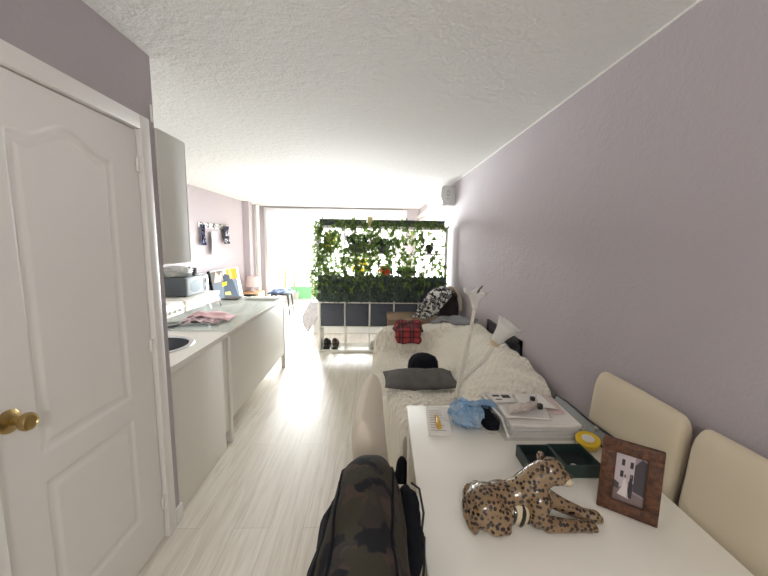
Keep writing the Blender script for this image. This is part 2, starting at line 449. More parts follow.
# balcony
struct('floor_balcony', MB().box(-3.2, 1.3, YB+.12, YB+1.5, -.12, -.02), mat('balcony_tile', rgb(205, 200, 190), .7), local=True)
t = thing('balcony_railing', 'white metal railing at the edge of the balcony', 'railing', (-1, YB+1.35, 0))
obj('rail', MB().cyl((-3, YB+1.35, 1.0), (1.2, YB+1.35, 1.0), .025).cyl((-3, YB+1.35, .1), (1.2, YB+1.35, .1), .018), ALU, t)
for i in range(9): obj('post', MB().cyl((-2.9+i*.5, YB+1.35, -.02), (-2.9+i*.5, YB+1.35, 1.0), .014, n=10), ALU, t)
tag(obj('screen_mat', MB().grid(lambda u, v: (-2.35+.95*u, YB+.75+.01*sin(30*u), -.02+.34*v+.006*sin(22*u)), 40, 8), mat('green_mat', rgb(112, 196, 126), .8, transl=.35)), 'bright green mat standing on the balcony beyond the window', 'mat')
for (bx, hgt, c, lab) in ((-2.45, .95, rgb(206, 180, 40), 'yellow-stemmed tall plant on the balcony left of the dark stool'), (-2.2, .8, rgb(170, 180, 90), 'pale green plant on the balcony behind the blue cloth')):
    t = thing('balcony_plant', lab, 'plant', (bx, YB+.6, -.02))
    obj('pot', MB().lathe([(0, 0), (.09, 0), (.12, .2), (.105, .2), (.1, .17), (0, .17)], 20, Matrix.Translation((bx, YB+.6, -.02))), mat('pale_pot', rgb(210, 205, 198), .7), t)
    st = MB()
    for i in range(5):
        a = i*1.3; st.tube([(bx, YB+.6, .15), (bx+.03*cos(a), YB+.6+.03*sin(a), .15+hgt*.5), (bx+.09*cos(a), YB+.6+.06*sin(a), .1+hgt*(.8+.06*i))], [.01, .008, .004], 6)
    obj('stem', st, mat('stem_%.2f' % hgt, c, .7), t)
    lf = MB()
    for i in range(40):
        a = random.random()*6.28; z = .4+random.random()*(hgt-.3); q = V((bx+.09*cos(a)*z, YB+.6+.06*sin(a), z+.1))
        d = V((cos(a), .2*sin(a), .6)).normalized()*.09; s_ = V((0, .0, 1)).cross(d).normalized()*.02
        lf.sheet([q, q+d*.5+s_, q+d, q+d*.5-s_])
    obj('leaves', lf, mat('leafc_%.2f' % hgt, c, .6, transl=.4), t)

# air conditioner, trunking
ac = thing('air_conditioner', 'white wall air conditioner high on the lilac wall beyond the shelf', 'air conditioner', (1.05, 5.4, 2.13))
prof = [(WR, 2.405), (.985, 2.405), (.945, 2.375), (.94, 2.25), (.965, 2.17), (1.02, 2.13), (WR, 2.13)]
obj('body', MB().prism([(x, 5.0, z) for x, z in prof], (0, .82, 0)), mat('ac_shell', rgb(214, 214, 212), .45), ac)
obj('louver', MB().box(.955, 1.02, 5.04, 5.78, 2.128, 2.15, M=None), PLASTIC, ac)
e = MB(); e.lathe([(.030, 0), (.034, .003), (.026, .004), (.022, .001)], 24, Matrix.Translation((1.045, 4.999, 2.30)) @ Matrix.Diagonal((.65, 1, 1.25, 1)) @ Matrix.Rotation(pi/2, 4, 'X'))
e.box(1.03, 1.055, 4.996, 5.0, 2.215, 2.23)
obj('side_emblem', e, mat('ac_grey', rgb(160, 162, 165), .5), ac)
tag(obj('cable_trunking', MB().box(WR-.05, WR-.001, 5.83, 8.99, 2.22, 2.29, .006).box(WR-.03, WR-.001, 5.83, 8.99, 2.13, 2.16, .004), PLASTIC), 'white trunking running along the right wall to the window', 'trunking')
tag(obj('wall_socket_plate', MB().box(DW, DW+.006, 1.792, 1.806, 2.155, 2.235, .003), PLASTIC), 'thin white plate on the lilac wall corner above the door', 'plate')

# ------------------------------------------------------------------ kitchen
SX0, SX1, SY0, SY1 = -1.75, -1.095, 1.82, 2.575
def holed_top(x0, x1, y0, y1, z0, z1, cx, cy, r):
    m = MB(); m._pre()
    angs = sorted([2*pi*k/48 for k in range(48)]+[math.atan2(y-cy, x-cx) % (2*pi) for x in (x0, x1) for y in (y0, y1)])
    def edge(a):
        dx, dy = cos(a), sin(a); t = 1e9
        if dx > 1e-9: t = min(t, (x1-cx)/dx)
        if dx < -1e-9: t = min(t, (x0-cx)/dx)
        if dy > 1e-9: t = min(t, (y1-cy)/dy)
        if dy < -1e-9: t = min(t, (y0-cy)/dy)
        return cx+dx*t, cy+dy*t
    R = []
    for a in angs:
        ex, ey = edge(a); ix, iy = cx+r*cos(a), cy+r*sin(a)
        R.append([m.bm.verts.new(p) for p in ((ix, iy, z0), (ix, iy, z1), (ex, ey, z1), (ex, ey, z0))])
    n = len(R)
    for i in range(n):
        a, b = R[i], R[(i+1) % n]
        for k in range(4): m.bm.faces.new((a[k], b[k], b[(k+1) % 4], a[(k+1) % 4]))
    m._post(False); return m
t = thing('sink_cabinet', 'white base cabinet under the round sink', 'cabinet', (-1.4, 2.18, 0))
c = MB(); c.box(-1.72, -1.70, 1.825, 2.49, .0, .862); c.box(-1.70, -1.116, 1.825, 2.49, .0, .10); c.box(-1.70, -1.14, 2.472, 2.49, .10, .862); c.box(-1.70, -1.118, 2.49, 2.577, .12, .862)
obj('body', c, WHITE, t)
obj('end_panel', MB().box(-1.128, -1.108, 1.826, 2.495, .0, .862, .002), WHITE, t)
tag(obj('worktop', holed_top(SX0, SX1, SY0, SY1, .865, .90, -1.43, 2.22, .215), WHITE), 'white kitchen worktop holding the round sink beside the door wall', 'worktop')
s = thing('kitchen_sink', 'round dark sink bowl with a steel rim in the white worktop', 'sink', (-1.43, 2.22, .75))
Ms = Matrix.Translation((-1.43, 2.22, 0))
obj('rim', MB().lathe([(.205, .898), (.207, .905), (.235, .905), (.24, .9005)], 48, Ms), STEEL, s)
obj('bowl', MB().lathe([(0, .745), (.15, .745), (.185, .765), (.203, .82), (.207, .904)], 48, Ms), mat('sink_dark', rgb(74, 78, 84), .45), s)

t = thing('kitchen_island', 'long white panelled counter unit on short legs with glass on top', 'counter', (-1.45, 3.42, 0))
obj('top', MB().box(-1.80, -1.095, 2.58, 4.27, .865, .90, .003), WHITE, t)
obj('side_panel', MB().box(-1.125, -1.108, 2.62, 4.25, .195, .862, .002), WHITE, t)
obj('back_panel', MB().box(-1.79, -1.773, 2.62, 4.25, .195, .862, .002), WHITE, t)
obj('bottom_panel', MB().box(-1.773, -1.125, 2.62, 4.25, .195, .212), WHITE, t)
for (lx, ly) in ((-1.15, 2.585), (-1.15, 4.215), (-1.79, 2.585), (-1.79, 4.215)):
    obj('leg', MB().box(lx, lx+.045, ly, ly+.045, 0, .862, .003), mat('leg_grey', rgb(196, 194, 186), .45) if ly > 3 else WHITE, t)
obj('end_panel', MB().box(-1.77, -1.15, 4.235, 4.25, .195, .862), WHITE, t)
tag(obj('glass_sheet', MB().box(-1.79, -1.10, 2.59, 4.265, .9015, .9075, .001), clear_mat('glass_green', rgb(214, 226, 222), .3, .05)), 'greenish glass sheet covering the long white counter', 'glass sheet')

t = thing('wall_cabinet', 'grey-white wall cabinet hanging past the door wall corner', 'cabinet', (-1.5, 1.95, 1.46))
GREYW = mat('cabinet_greige', rgb(216, 215, 209), .7, spec=.15)
obj('body', MB().box(-2.0, -1.08, 1.822, 2.066, 1.46, 2.135, .002), GREYW, t)
obj('door', MB().box(-1.53, -1.083, 2.068, 2.086, 1.462, 2.133, .002), GREYW, t)
obj('door', MB().box(-1.998, -1.537, 2.068, 2.086, 1.462, 2.133, .002), GREYW, t)

# run along the left wall: stove, base cabinet, low sideboard
t = thing('stove', 'white stove with a dotted control panel on the left wall', 'stove', (-2.6, 3.9, 0))
obj('body', MB().box(-2.92, -2.30, 3.55, 4.18, 0, .85, .005), PLASTIC, t)
obj('control_panel', MB().box(-2.30, -2.285, 3.56, 4.17, .70, .83, .004), PLASTIC, t)
for i in range(5): obj('control_knob', MB().cyl((-2.285, 3.66+i*.105, .765), (-2.262, 3.66+i*.105, .765), .018, n=16), mat('knob_grey', rgb(205, 206, 204), .4), t)
obj('oven_door', MB().box(-2.30, -2.285, 3.57, 4.16, .18, .68, .004), PLASTIC, t)
t = thing('base_cabinet', 'white base cabinet under the microwave', 'cabinet', (-2.6, 4.85, 0))
obj('body', MB().box(-2.92, -2.30, 4.20, 5.10, 0, .80), WHITE, t)
obj('worktop', MB().box(-2.93, -2.27, 4.19, 5.11, .80, .85, .004), WHITE, t)
for i in range(2):
    y = 4.21+i*.445
    d = obj('door', MB().box(-2.30, -2.282, y, y+.44, .05, .78, .003), WHITE, t)
    obj('handle', MB().tube([(-2.282, y+.12, .72), (-2.255, y+.12, .72), (-2.255, y+.32, .72), (-2.282, y+.32, .72)], .006, 8), STEEL, d)
mw = thing('microwave', 'grey microwave with silver door below a bag by the left wall', 'microwave', (-2.62, 4.72, .85))
obj('body', MB().box(-2.88, -2.40, 4.45, 5.02, .862, 1.10, .006), mat('mw_grey', rgb(92, 98, 104), .5), mw)
dr = obj('door', MB().box(-2.405, -2.378, 4.455, 4.86, .866, 1.096, .012, 3), mat('mw_silver', rgb(168, 174, 178), .7, spec=.1), mw)
obj('window', MB().ell((-2.379, 4.66, .98), (.006, .15, .085), 28), mat('mw_glass', rgb(126, 138, 146), .6, spec=.1), dr)
cp = obj('control_panel', MB().box(-2.405, -2.38, 4.865, 5.018, .866, 1.096, .006), mat('mw_silver', (0, 0, 0)), mw)
for z in (.92, 1.02): obj('dial', MB().cyl((-2.38, 4.94, z), (-2.36, 4.94, z), .028, n=20), STEEL, cp)
for q in range(4): obj('foot', MB().cyl((-2.85+.4*(q % 2), 4.5+.46*(q//2), .85), (-2.85+.4*(q % 2), 4.5+.46*(q//2), .864), .015, n=10), BLACK, mw)
def crumple(c, r, amp, fr_, seed, n=36):
    return lambda d: 1+amp*fb(d*fr_+V((seed, seed*2, 0)))
bagm = mat('clear_bag', rgb(214, 214, 208), .3, transl=.4, var=rgb(190, 192, 190), vscale=20)
tag(obj('plastic_bag', MB().ell((-2.62, 4.62, 1.165), (.2, .2, .075), 36, fn=crumple(0, 0, .22, 3, 2)), bagm, angle=0), 'crumpled pale plastic bag lying on top of the microwave', 'bag')
tag(obj('remote_control', MB().box(-2.50, -2.45, 4.80, 5.0, 1.1, 1.118, .005), BLACK), 'dark slim remote lying on the microwave beside the bag', 'remote')
t = thing('wall_holder', 'black wall holder with a side arm between the microwave and the picture', 'holder', (WL, 5.62, 1.0))
obj('backplate', MB().box(WL, WL+.03, 5.57, 5.67, .82, 1.16, .006), BLACK, t)
obj('upright', MB().tube([(WL+.05, 5.62, .84), (WL+.07, 5.62, .95), (WL+.08, 5.60, 1.14)], [.022, .03, .036], 10), BLACK, t)
obj('arm', MB().tube([(WL+.06, 5.62, .97), (WL+.10, 5.78, .95)], .018, 8), BLACK, t)

t = thing('low_sideboard', 'white low sideboard along the left wall under the picture', 'sideboard', (-2.7, 6.6, 0))
obj('body', MB().box(-2.93, -2.50, 5.70, 7.35, .05, .40, .004), WHITE, t)
obj('plinth', MB().box(-2.91, -2.54, 5.75, 7.3, 0, .05), WHITE, t)
for i in range(3): obj('door', MB().box(-2.50, -2.484, 5.71+i*.545, 6.245+i*.545, .06, .385, .003), WHITE, t)

# leaning picture: generic patches of colour
pc = thing('leaning_picture', 'large picture with dark figure and orange patch leaning on the left wall', 'picture', (-2.72, 6.45, .4))
Mp = Matrix.Translation((-2.66, 0, .405)) @ Matrix.Rotation(radians(-9), 4, 'Y')
def pbox(a, b, z0, z1, d, th=.004): return MB().box(d, d+th, a, b, z0, z1, M=Mp)
obj('canvas', MB().box(-.02, .0, 5.86, 7.08, 0, .66, M=Mp), mat('canvas_white', rgb(205, 205, 205), .95, spec=.03), pc)
obj('edge', MB().box(-.022, .012, 5.82, 5.862, 0, .67, .003, M=Mp), mat('matte_black', rgb(22, 22, 25), .95, spec=.03), pc)
def art(pts, z, c, name, parent=pc):
    m = MB(); m.prism([Mp @ V((z, y, zz)) for y, zz in pts], (.0015, 0, 0)); return obj(name, m, mat('art_'+name+'%.2f%.2f' % (pts[0][0], pts[0][1]), c, .95, spec=.03), parent)
art([(5.87, .01), (6.92, .01), (6.92, .45), (5.87, .45)], .001, rgb(92, 100, 110), 'painted_ground')
art([(5.87, .45), (6.35, .45), (6.35, .65), (5.87, .65)], .001, rgb(92, 90, 86), 'painted_patch')
art([(6.5, .44), (6.98, .44), (6.98, .65), (6.5, .65)], .001, rgb(200, 122, 44), 'painted_patch')
art([(5.95, .46), (6.08, .64), (6.2, .56), (6.3, .62), (6.32, .45)], .003, rgb(178, 158, 142), 'painted_patch')
art([(6.18, .02), (6.3, .36), (6.22, .48), (6.42, .58), (6.66, .52), (6.74, .38), (6.86, .02)], .003, rgb(62, 70, 80), 'painted_figure')
art([(6.22, .36), (6.42, .37), (6.44, .43), (6.24, .43)], .005, rgb(190, 180, 40), 'painted_patch')
art([(6.28, .2), (6.52, .17), (6.5, .23), (6.3, .25)], .005, rgb(190, 186, 90), 'painted_patch')
art([(5.88, .02), (6.14, .02), (6.0, .26), (5.88, .3)], .003, rgb(130, 150, 162), 'painted_patch')
art([(6.6, .46), (6.72, .46), (6.72, .65), (6.6, .65)], .003, rgb(206, 174, 100), 'painted_patch')

# wall rack with hanging cloths
rk = thing('wall_rack', 'white and black wall rack with hooks on the far left wall', 'rack', (WL, 6.5, 1.75))
obj('rail', MB().box(WL, WL+.02, 5.92, 7.12, 1.80, 1.88, .006), PLASTIC, rk)
for i in range(6):
    y = 6.0+i*.2
    obj('hook', MB().tube([(WL+.02, y, 1.84), (WL+.06, y, 1.82), (WL+.065, y, 1.87)], .008, 8), BLACK, rk)
for i in range(5):
    y = 6.02+i*.24
    obj('ornament', MB().lathe([(.032, 0), (.042, .006), (.05, 0)], 20, Matrix.Translation((WL+.021, y, 1.845)) @ Matrix.Rotation(pi/2, 4, 'Y')), BLACK, rk)
def hang(name, ys, zt, zb, wid, m, lab, taper=1.0, amp=.02, cat='cloth'):
    f = MB().grid(lambda u, v: (WL+.045+amp*sin(u*11+v*2)*(1-.4*v)+.01, ys+(u-.5)*wid*(taper+(1-taper)*v), zt-(zt-zb)*v), 26, 14)
    o = obj(name, f, m, angle=0); mod(o, 'SOLIDIFY', thickness=.012); return tag(o, lab, cat, 'cloths on the wall rack')
hang('hanging_cloth', 6.02, 1.85, 1.50, .16, camo_mat('navy_print', [rgb(44, 52, 84), rgb(150, 160, 190), rgb(26, 28, 44)], 18), 'navy patterned cloth hanging at the near end of the wall rack', .5)
hang('hanging_towel', 6.38, 1.74, 1.33, .26, mat('towel_white', rgb(236, 238, 240), .9), 'white towel hanging in the middle of the wall rack', .8)
hang('hanging_cloth', 6.93, 1.86, 1.52, .26, camo_mat('dark_print', [rgb(62, 64, 80), rgb(190, 190, 196), rgb(34, 34, 40)], 14), 'dark and white cloth hanging at the window end of the wall rack', .9)

# corner side table with lamp
t = thing('side_table', 'small wooden box table in the far left corner under the lamp', 'table', (-2.68, 7.72, 0))
WOODL = mat('pine', rgb(196, 160, 122), .6, var=rgb(180, 142, 106), vscale=10)
obj('top', MB().box(-2.9, -2.5, 7.5, 7.92, .43, .46, .003), WOODL, t)
for x in (-2.9, -2.525): obj('side', MB().box(x, x+.025, 7.5, 7.92, 0, .43), WOODL, t)
obj('shelf', MB().box(-2.875, -2.525, 7.5, 7.92, .2, .22), WOODL, t)
tag(obj('storage_box', MB().box(-2.84, -2.62, 7.47, 7.7, .222, .40, .004), mat('teal_black', rgb(44, 58, 60), .6)), 'dark box on the shelf of the corner side table', 'box')
t = thing('table_lamp', 'small table lamp with a pinkish white shade in the far corner', 'lamp', (-2.7, 7.72, .46))
Mt = Matrix.Translation((-2.7, 7.72, .46))
obj('base', MB().lathe([(0, 0), (.06, 0), (.055, .015), (.012, .03), (.012, .14), (0, .14)], 20, Mt), mat('lamp_base', rgb(190, 170, 165), .5), t)
obj('lamp_shade', MB().lathe([(.14, .12), (.105, .34), (.1, .34), (.135, .12)], 28, Mt), mat('shade_pink', rgb(236, 222, 218), .8, transl=.4), t)

# things on the counter
t = thing('dinner_plate', 'white plate under a pink napkin on the glass covered counter', 'plate', (-1.40, 2.86, .908))
obj('dish', MB().lathe([(0, .004), (.09, .004), (.15, .022), (.152, .026), (.09, .010), (0, .009)], 40, Matrix.Translation((-1.40, 2.86, .9075))), mat('porcelain', rgb(226, 226, 224), .2), t)
NAPP = mat('napkin_pattern', rgb(118, 72, 86), .85, var=rgb(222, 204, 206), vscale=34)
NAPK = mat('napkin_pink', rgb(208, 164, 168), .85, var=rgb(216, 178, 180), vscale=9)
f = MB().grid(lambda u, v: (-1.53+.29*u-.05*v, 2.735+.22*v, .940+.020*fb((u*4, v*4, 4))-.010*abs(2*u-1)**2), 26, 20)
o = obj('napkin', f, NAPP, angle=0); mod(o, 'SOLIDIFY', thickness=.004); tag(o, 'burgundy and white patterned napkin crumpled on the plate', 'napkin')
f = MB().grid(lambda u, v: (-1.60+.40*u-.04*v, 2.90+.24*v-.05*u, .950+.014*fb((u*4, v*3, 9))-.026*abs(2*u-1)**2), 26, 16)
o = obj('napkin', f, NAPK, angle=0); mod(o, 'SOLIDIFY', thickness=.004); tag(o, 'plain pink napkin spread behind the patterned one on the counter', 'napkin')
t = thing('dish', 'small dark dish on the counter left of the napkins', 'dish', (-1.60, 2.74, .908))
obj('bowl', MB().lathe([(0, .002), (.05, .002), (.075, .02), (.07, .02), (.045, .008), (0, .008)], 28, Matrix.Translation((-1.60, 2.72, .9075))), mat('dish_grey', rgb(120, 124, 122), .4), t)
tag(obj('placemat', MB().box(-1.50, -1.14, 4.0, 4.25, .908, .913, .002), mat('mat_grey', rgb(178, 176, 168), .8)), 'pale placemat at the far end of the glass covered counter', 'placemat')
tag(obj('tablet', MB().box(-1.76, -1.56, 3.98, 4.20, .9085, .918, .003), BLACK), 'black flat tablet on the far left corner of the counter', 'tablet')
tag(obj('pen_knife', MB().tube([(-1.60, 3.62, .915), (-1.68, 3.78, .915)], [.006, .009], 8), BLACK), 'short black pen lying on the counter before the tablet', 'pen')

# stool with blue cloth beyond the counter
t = thing('stool', 'dark legged stool under a blue cloth near the window', 'stool', (-2.0, 7.55, 0))
obj('seat', MB().box(-2.2, -1.82, 7.38, 7.74, .43, .465, .01), BLACK, t)
for (x, y) in ((-2.18, 7.4), (-1.84, 7.4), (-2.18, 7.72), (-1.84, 7.72)):
    dx = .04 if x > -2 else -.04; dy = .03 if y > 7.5 else -.03
    obj('leg', MB().cyl((x, y, .43), (x+dx, y+dy, 0), .02, .016, 10), BLACK, t)
f = MB().grid(lambda u, v: (-2.26+.50*u, 7.34+.44*v, .50+.05*fb((u*3, v*3, 1))-.05*max(abs(2*u-1), abs(2*v-1))**6+.03), 26, 22)
o = obj('folded_cloth', f, camo_mat('denim_blue', [rgb(96, 110, 134), rgb(134, 146, 166), rgb(70, 82, 106)], 9), angle=0); mod(o, 'SOLIDIFY', thickness=.012)
tag(o, 'blue crumpled cloth heaped on the dark stool by the window', 'cloth')

# ------------------------------------------------------------------ cube shelf
KX0, KX1, KY0, KY1, KH = -.79, 1.035, 4.86, 5.25, 1.815
sh = thing('cube_shelf', 'white open cube shelf of five by five dividing the room', 'shelf', (.12, 5.05, 0))
obj('side_panel', MB().box(KX0, KX0+.038, KY0, KY1, 0, KH, .002), KALLAX, sh)
obj('side_panel', MB().box(KX1-.038, KX1, KY0, KY1, 0, KH, .002), KALLAX, sh)
obj('top_panel', MB().box(KX0+.038, KX1-.038, KY0, KY1, KH-.038, KH, .002), KALLAX, sh)
obj('bottom_panel', MB().box(KX0+.038, KX1-.038, KY0, KY1, .0, .038, .002), KALLAX, sh)
CW = (KX1-KX0-.076-4*.016)/5; CHT = (KH-.076-4*.016)/5
cx = [KX0+.038+i*(CW+.016) for i in range(5)]; cz = [.038+i*(CHT+.016) for i in range(5)]
for i in range(1, 5): obj('shelf_board', MB().box(KX0+.038, KX1-.038, KY0, KY1, cz[i]-.016, cz[i], .001), KALLAX, sh)
for i in range(1, 5):
    d = MB()
    for j in range(5): d.box(cx[i]-.016, cx[i], KY0, KY1, cz[j], cz[j]+CHT-.0005)
    obj('divider', d, KALLAX, sh)
ordn = ['leftmost', 'second', 'middle', 'fourth', 'rightmost']
bp = None
for row, nm in ((1, 'lower'), (2, 'upper')):
    for i in range(5):
        lab = 'dark grey fabric storage box, %s of the %s box row in the cube shelf' % (ordn[i], nm)
        loc = (cx[i]+CW/2, KY0+.19, cz[row])
        if bp is None:
            bp = thing('storage_box', lab, 'box', loc, 0, 'fabric boxes in the cube shelf')
            obj('body', MB().box(-CW/2+.006, CW/2-.006, -.185, .185, .001, CHT-.012, .008), DARKGREY, bp, local=True)
            obj('handle', MB().box(-.05, .05, -.190, -.184, CHT*.62, CHT*.62+.022, .002), DARKGREY, bp, local=True)
        else: dup(bp, loc, 0, lab, 'fabric boxes in the cube shelf')
# planters on top
tag(obj('wooden_block', MB().box(-.095, -.02, 4.88, 5.0, KH, KH+.13, .006), mat('pale_wood', rgb(206, 192, 140), .7)), 'pale yellowish block standing between the two planters on the shelf', 'block')
for a, b, lab in ((-.755, -.11, 'long dark planter on the left half of the shelf top'), (-.005, .985, 'long dark planter on the right half of the shelf top')):
    t = thing('planter_box', lab, 'planter', ((a+b)/2, 4.96, KH))
    obj('trough', MB().box(a, b, 4.87, 5.06, KH, KH+.085, .006), PLANTER, t)
    obj('rim', MB().box(a-.006, b+.006, 4.864, 5.066, KH+.072, KH+.088, .004), PLANTER, t)

# ivy
def leaf(mb, p, size, yaw, tilt, roll):
    R = Euler((tilt, roll, yaw)).to_matrix()
    out = [(0, 0), (.36, .12), (.5, -.2), (.24, -.36), (0, -.95), (-.24, -.36), (-.5, -.2), (-.36, .12)]
    mb._pre()
    c0 = mb.bm.verts.new(p+R @ V((0, .06*size, 0))); c1 = mb.bm.verts.new(p+R @ V((0, .08*size, -.35*size)))
    vs = [mb.bm.verts.new(p+R @ V((x*size, -.05*size*abs(x), z*size))) for x, z in out]
    for tri in ((c0, vs[0], vs[1]), (c0, vs[1], vs[2]), (c0, vs[2], c1), (c1, vs[2], vs[3]), (c1, vs[3], vs[4]), (c1, vs[4], vs[5]), (c1, vs[5], vs[6]), (c0, c1, vs[6]), (c0, vs[6], vs[7]), (c0, vs[7], vs[0])):
        mb.bm.faces.new(tri)
    mb._post(False)
def strand(x, ztop, zbot, n, size, y=4.835):
    st = MB(); lf = MB(); pts = []
    ph = random.random()*6
    for i in range(14):
        v = i/13
        pts.append((x+.035*sin(v*6+ph)+.02*sin(v*15+ph*2), y+.012*sin(v*8+ph), ztop+(zbot-ztop)*v))
    st.tube(pts, .0035, 5)
    for i in range(n):
        v = random.random()
        k = v*13; a = int(min(k, 12)); q = V(pts[a]).lerp(V(pts[a+1]), k-a)
        q += V((random.uniform(-.05, .05), random.uniform(-.03, .02), 0))
        leaf(lf, q, size*random.uniform(.7, 1.25), random.uniform(-.9, .9), random.uniform(-.7, .5), random.uniform(-1, 1))
    return st, lf
cnt = [[(.03, 40), (.11, 34), (.2, 30), (.30, 36)], [(.06, 34), (.15, 30), (.24, 30), (.31, 30)], [(.03, 44), (.10, 34), (.2, 30), (.3, 30)], [(.04, 24), (.14, 26), (.22, 26), (.31, 22)], [(.02, 24), (.13, 12), (.24, 16), (.31, 14)]]
for i in range(5):
    for dx, n in cnt[i]:
        x = cx[i]+dx
        st, lf = strand(x, KH+.07, cz[3]-.1-random.random()*.12, int(n*1.7), .064)
        t = thing('ivy_strand', 'trailing ivy strand over the open cubes in the %s column of the shelf' % ordn[i], 'ivy', (x, 4.835, KH), 0, 'ivy strands on the %s shelf column' % ordn[i])
        obj('stem', st, STEM, t, angle=0); obj('leaves', lf, LEAF, t, angle=0, fix=False)
st, lf = strand(KX0-.01, KH+.02, .78, 110, .055, 4.85)
t = thing('ivy_strand', 'ivy strand hanging down the left outer edge of the shelf', 'ivy', (KX0, 4.85, KH)); obj('stem', st, STEM, t, angle=0); obj('leaves', lf, LEAF, t, angle=0, fix=False)
for i, n in enumerate((300, 300, 300, 250, 90)):
    lf = MB()
    for k in range(n):
        p = V((cx[i]+random.uniform(-.02, CW+.02), random.uniform(4.82, 4.85), cz[2]+CHT*(1-random.random()**1.15*(1.04 if i < 4 else .5))+.05))
        leaf(lf, p, .06*random.uniform(.7, 1.2), random.uniform(-.9, .9), random.uniform(-.6, .5), random.uniform(-1, 1))
    o = obj('ivy_mat', lf, LEAFD, angle=0, fix=False); tag(o, 'dense dark ivy hanging in front of the %s upper fabric box' % ordn[i], 'ivy')
for a, b, lab in ((-.77, -.1, 'short ivy leaves spilling over the left planter'), (-.02, .97, 'short ivy leaves spilling over the right planter')):
    lf = MB()
    for k in range(int((b-a)*70)):
        leaf(lf, V((random.uniform(a, b), random.uniform(4.83, 4.87), KH+random.uniform(-.02, .11)*random.random()+.02)), .05*random.uniform(.6, 1.2), random.uniform(-.9, .9), random.uniform(-.6, .5), random.uniform(-1, 1))
    tag(obj('ivy_fringe', lf, LEAF, angle=0, fix=False), lab, 'ivy')
# plants and small things inside the cubes
def potted(x, z, pr, ph_, col, n, size, spread, hgt, lab, flower=None, drop=0):
    t = thing('potted_plant', lab, 'plant', (x, 5.03, z))
    obj('pot', MB().lathe([(0, 0), (pr*.7, 0), (pr, ph_), (pr*.9, ph_), (pr*.85, ph_*.85), (0, ph_*.85)], 22, Matrix.Translation((x, 5.03, z+.001))), mat('pot_grey', rgb(88, 92, 94), .6), t)
    lf = MB()
    for k in range(n):
        a = random.random()*6.28; r = spread*sqrt(random.random())
        leaf(lf, V((x+r*cos(a), 5.03+.6*r*sin(a), z+ph_+random.uniform(-drop, hgt))), size*random.uniform(.7, 1.3), random.uniform(-1.2, 1.2), random.uniform(-1, .8), random.uniform(-1.2, 1.2))
    obj('leaves', lf, mat('plantleaf_%d' % int(1000*(x+3)+z*77), col, .5, transl=.3), t, angle=0, fix=False)
    if flower:
        fl = MB()
        for k in range(22):
            a = random.random()*6.28; r = spread*.7*sqrt(random.random())
            leaf(fl, V((x+r*cos(a), 4.90, z+ph_+random.uniform(.02, hgt))), .08, random.uniform(-1, 1), random.uniform(-1, 1), random.uniform(-2, 2))
        obj('flower', fl, mat('flower_%d' % int(1000*(x+3)), flower, .5, transl=.5), t, angle=0, fix=False)
YEL = rgb(226, 206, 40)
potted(cx[0]+.13, cz[4], .07, .08, rgb(120, 140, 50), 34, .06, .11, .17, 'yellow flowering plant in the top left cube of the shelf', YEL)
potted(cx[1]+.17, cz[4], .12, .12, rgb(40, 60, 46), 110, .07, .16, .12, 'bushy dark plant in the second cube of the top shelf row', None, .1)
potted(cx[2]+.18, cz[4], .10, .10, rgb(48, 74, 52), 70, .07, .15, .10, 'dark leafy plant in the middle cube of the top shelf row')
potted(cx[1]+.19, cz[3], .08, .08, rgb(110, 130, 44), 34, .065, .13, .18, 'yellow flowering plant in the second cube of the lower open row', YEL)
potted(cx[2]+.22, cz[3], .07, .06, rgb(60, 96, 50), 34, .06, .10, .10, 'red and orange flowering plant in the middle cube of the lower open row', rgb(226, 92, 60))
potted(cx[3]+.17, cz[3], .10, .07, rgb(56, 84, 50), 60, .06, .15, .07, 'low dark green plant in the fourth cube of the lower open row')
t = thing('round_clock', 'small round black clock standing in the top right cube of the shelf', 'clock', (.79, 4.98, cz[4]))
Mc = Matrix.Translation((.79, 4.97, cz[4]+.075)) @ Matrix.Rotation(pi/2, 4, 'X')
obj('case', MB().lathe([(0, -.02), (.055, -.02), (.06, -.01), (.06, .02), (.052, .024), (0, .02)], 32, Mc), BLACK, t)
obj('foot', MB().box(.76, .82, 4.95, 5.0, cz[4], cz[4]+.02, .004), BLACK, t)
t = thing('teapot', 'white teapot in the leftmost cube of the lower open row', 'teapot', (cx[0]+.1, 5.0, cz[3]))
Mt = Matrix.Translation((cx[0]+.1, 5.0, cz[3]))
obj('body', MB().lathe([(0, 0), (.045, 0), (.065, .03), (.06, .075), (.03, .095), (0, .096)], 24, Mt), mat('porcelain', (0, 0, 0)), t)
obj('spout', MB().tube([Mt @ V((.055, 0, .03)), Mt @ V((.09, 0, .06)), Mt @ V((.105, 0, .09))], [.014, .01, .008], 10), _M['porcelain'], t)
obj('handle', MB().tube([Mt @ V((-.055, 0, .075)), Mt @ V((-.095, 0, .07)), Mt @ V((-.095, 0, .03)), Mt @ V((-.06, 0, .02))], .007, 8), _M['porcelain'], t)
tag(obj('mug', MB().lathe([(0, 0), (.036, 0), (.038, .085), (.033, .085), (.031, .006), (0, .006)], 24, Matrix.Translation((cx[0]+.25, 4.98, cz[3]))), _M['porcelain']), 'white mug beside the teapot in the leftmost shelf column', 'mug')
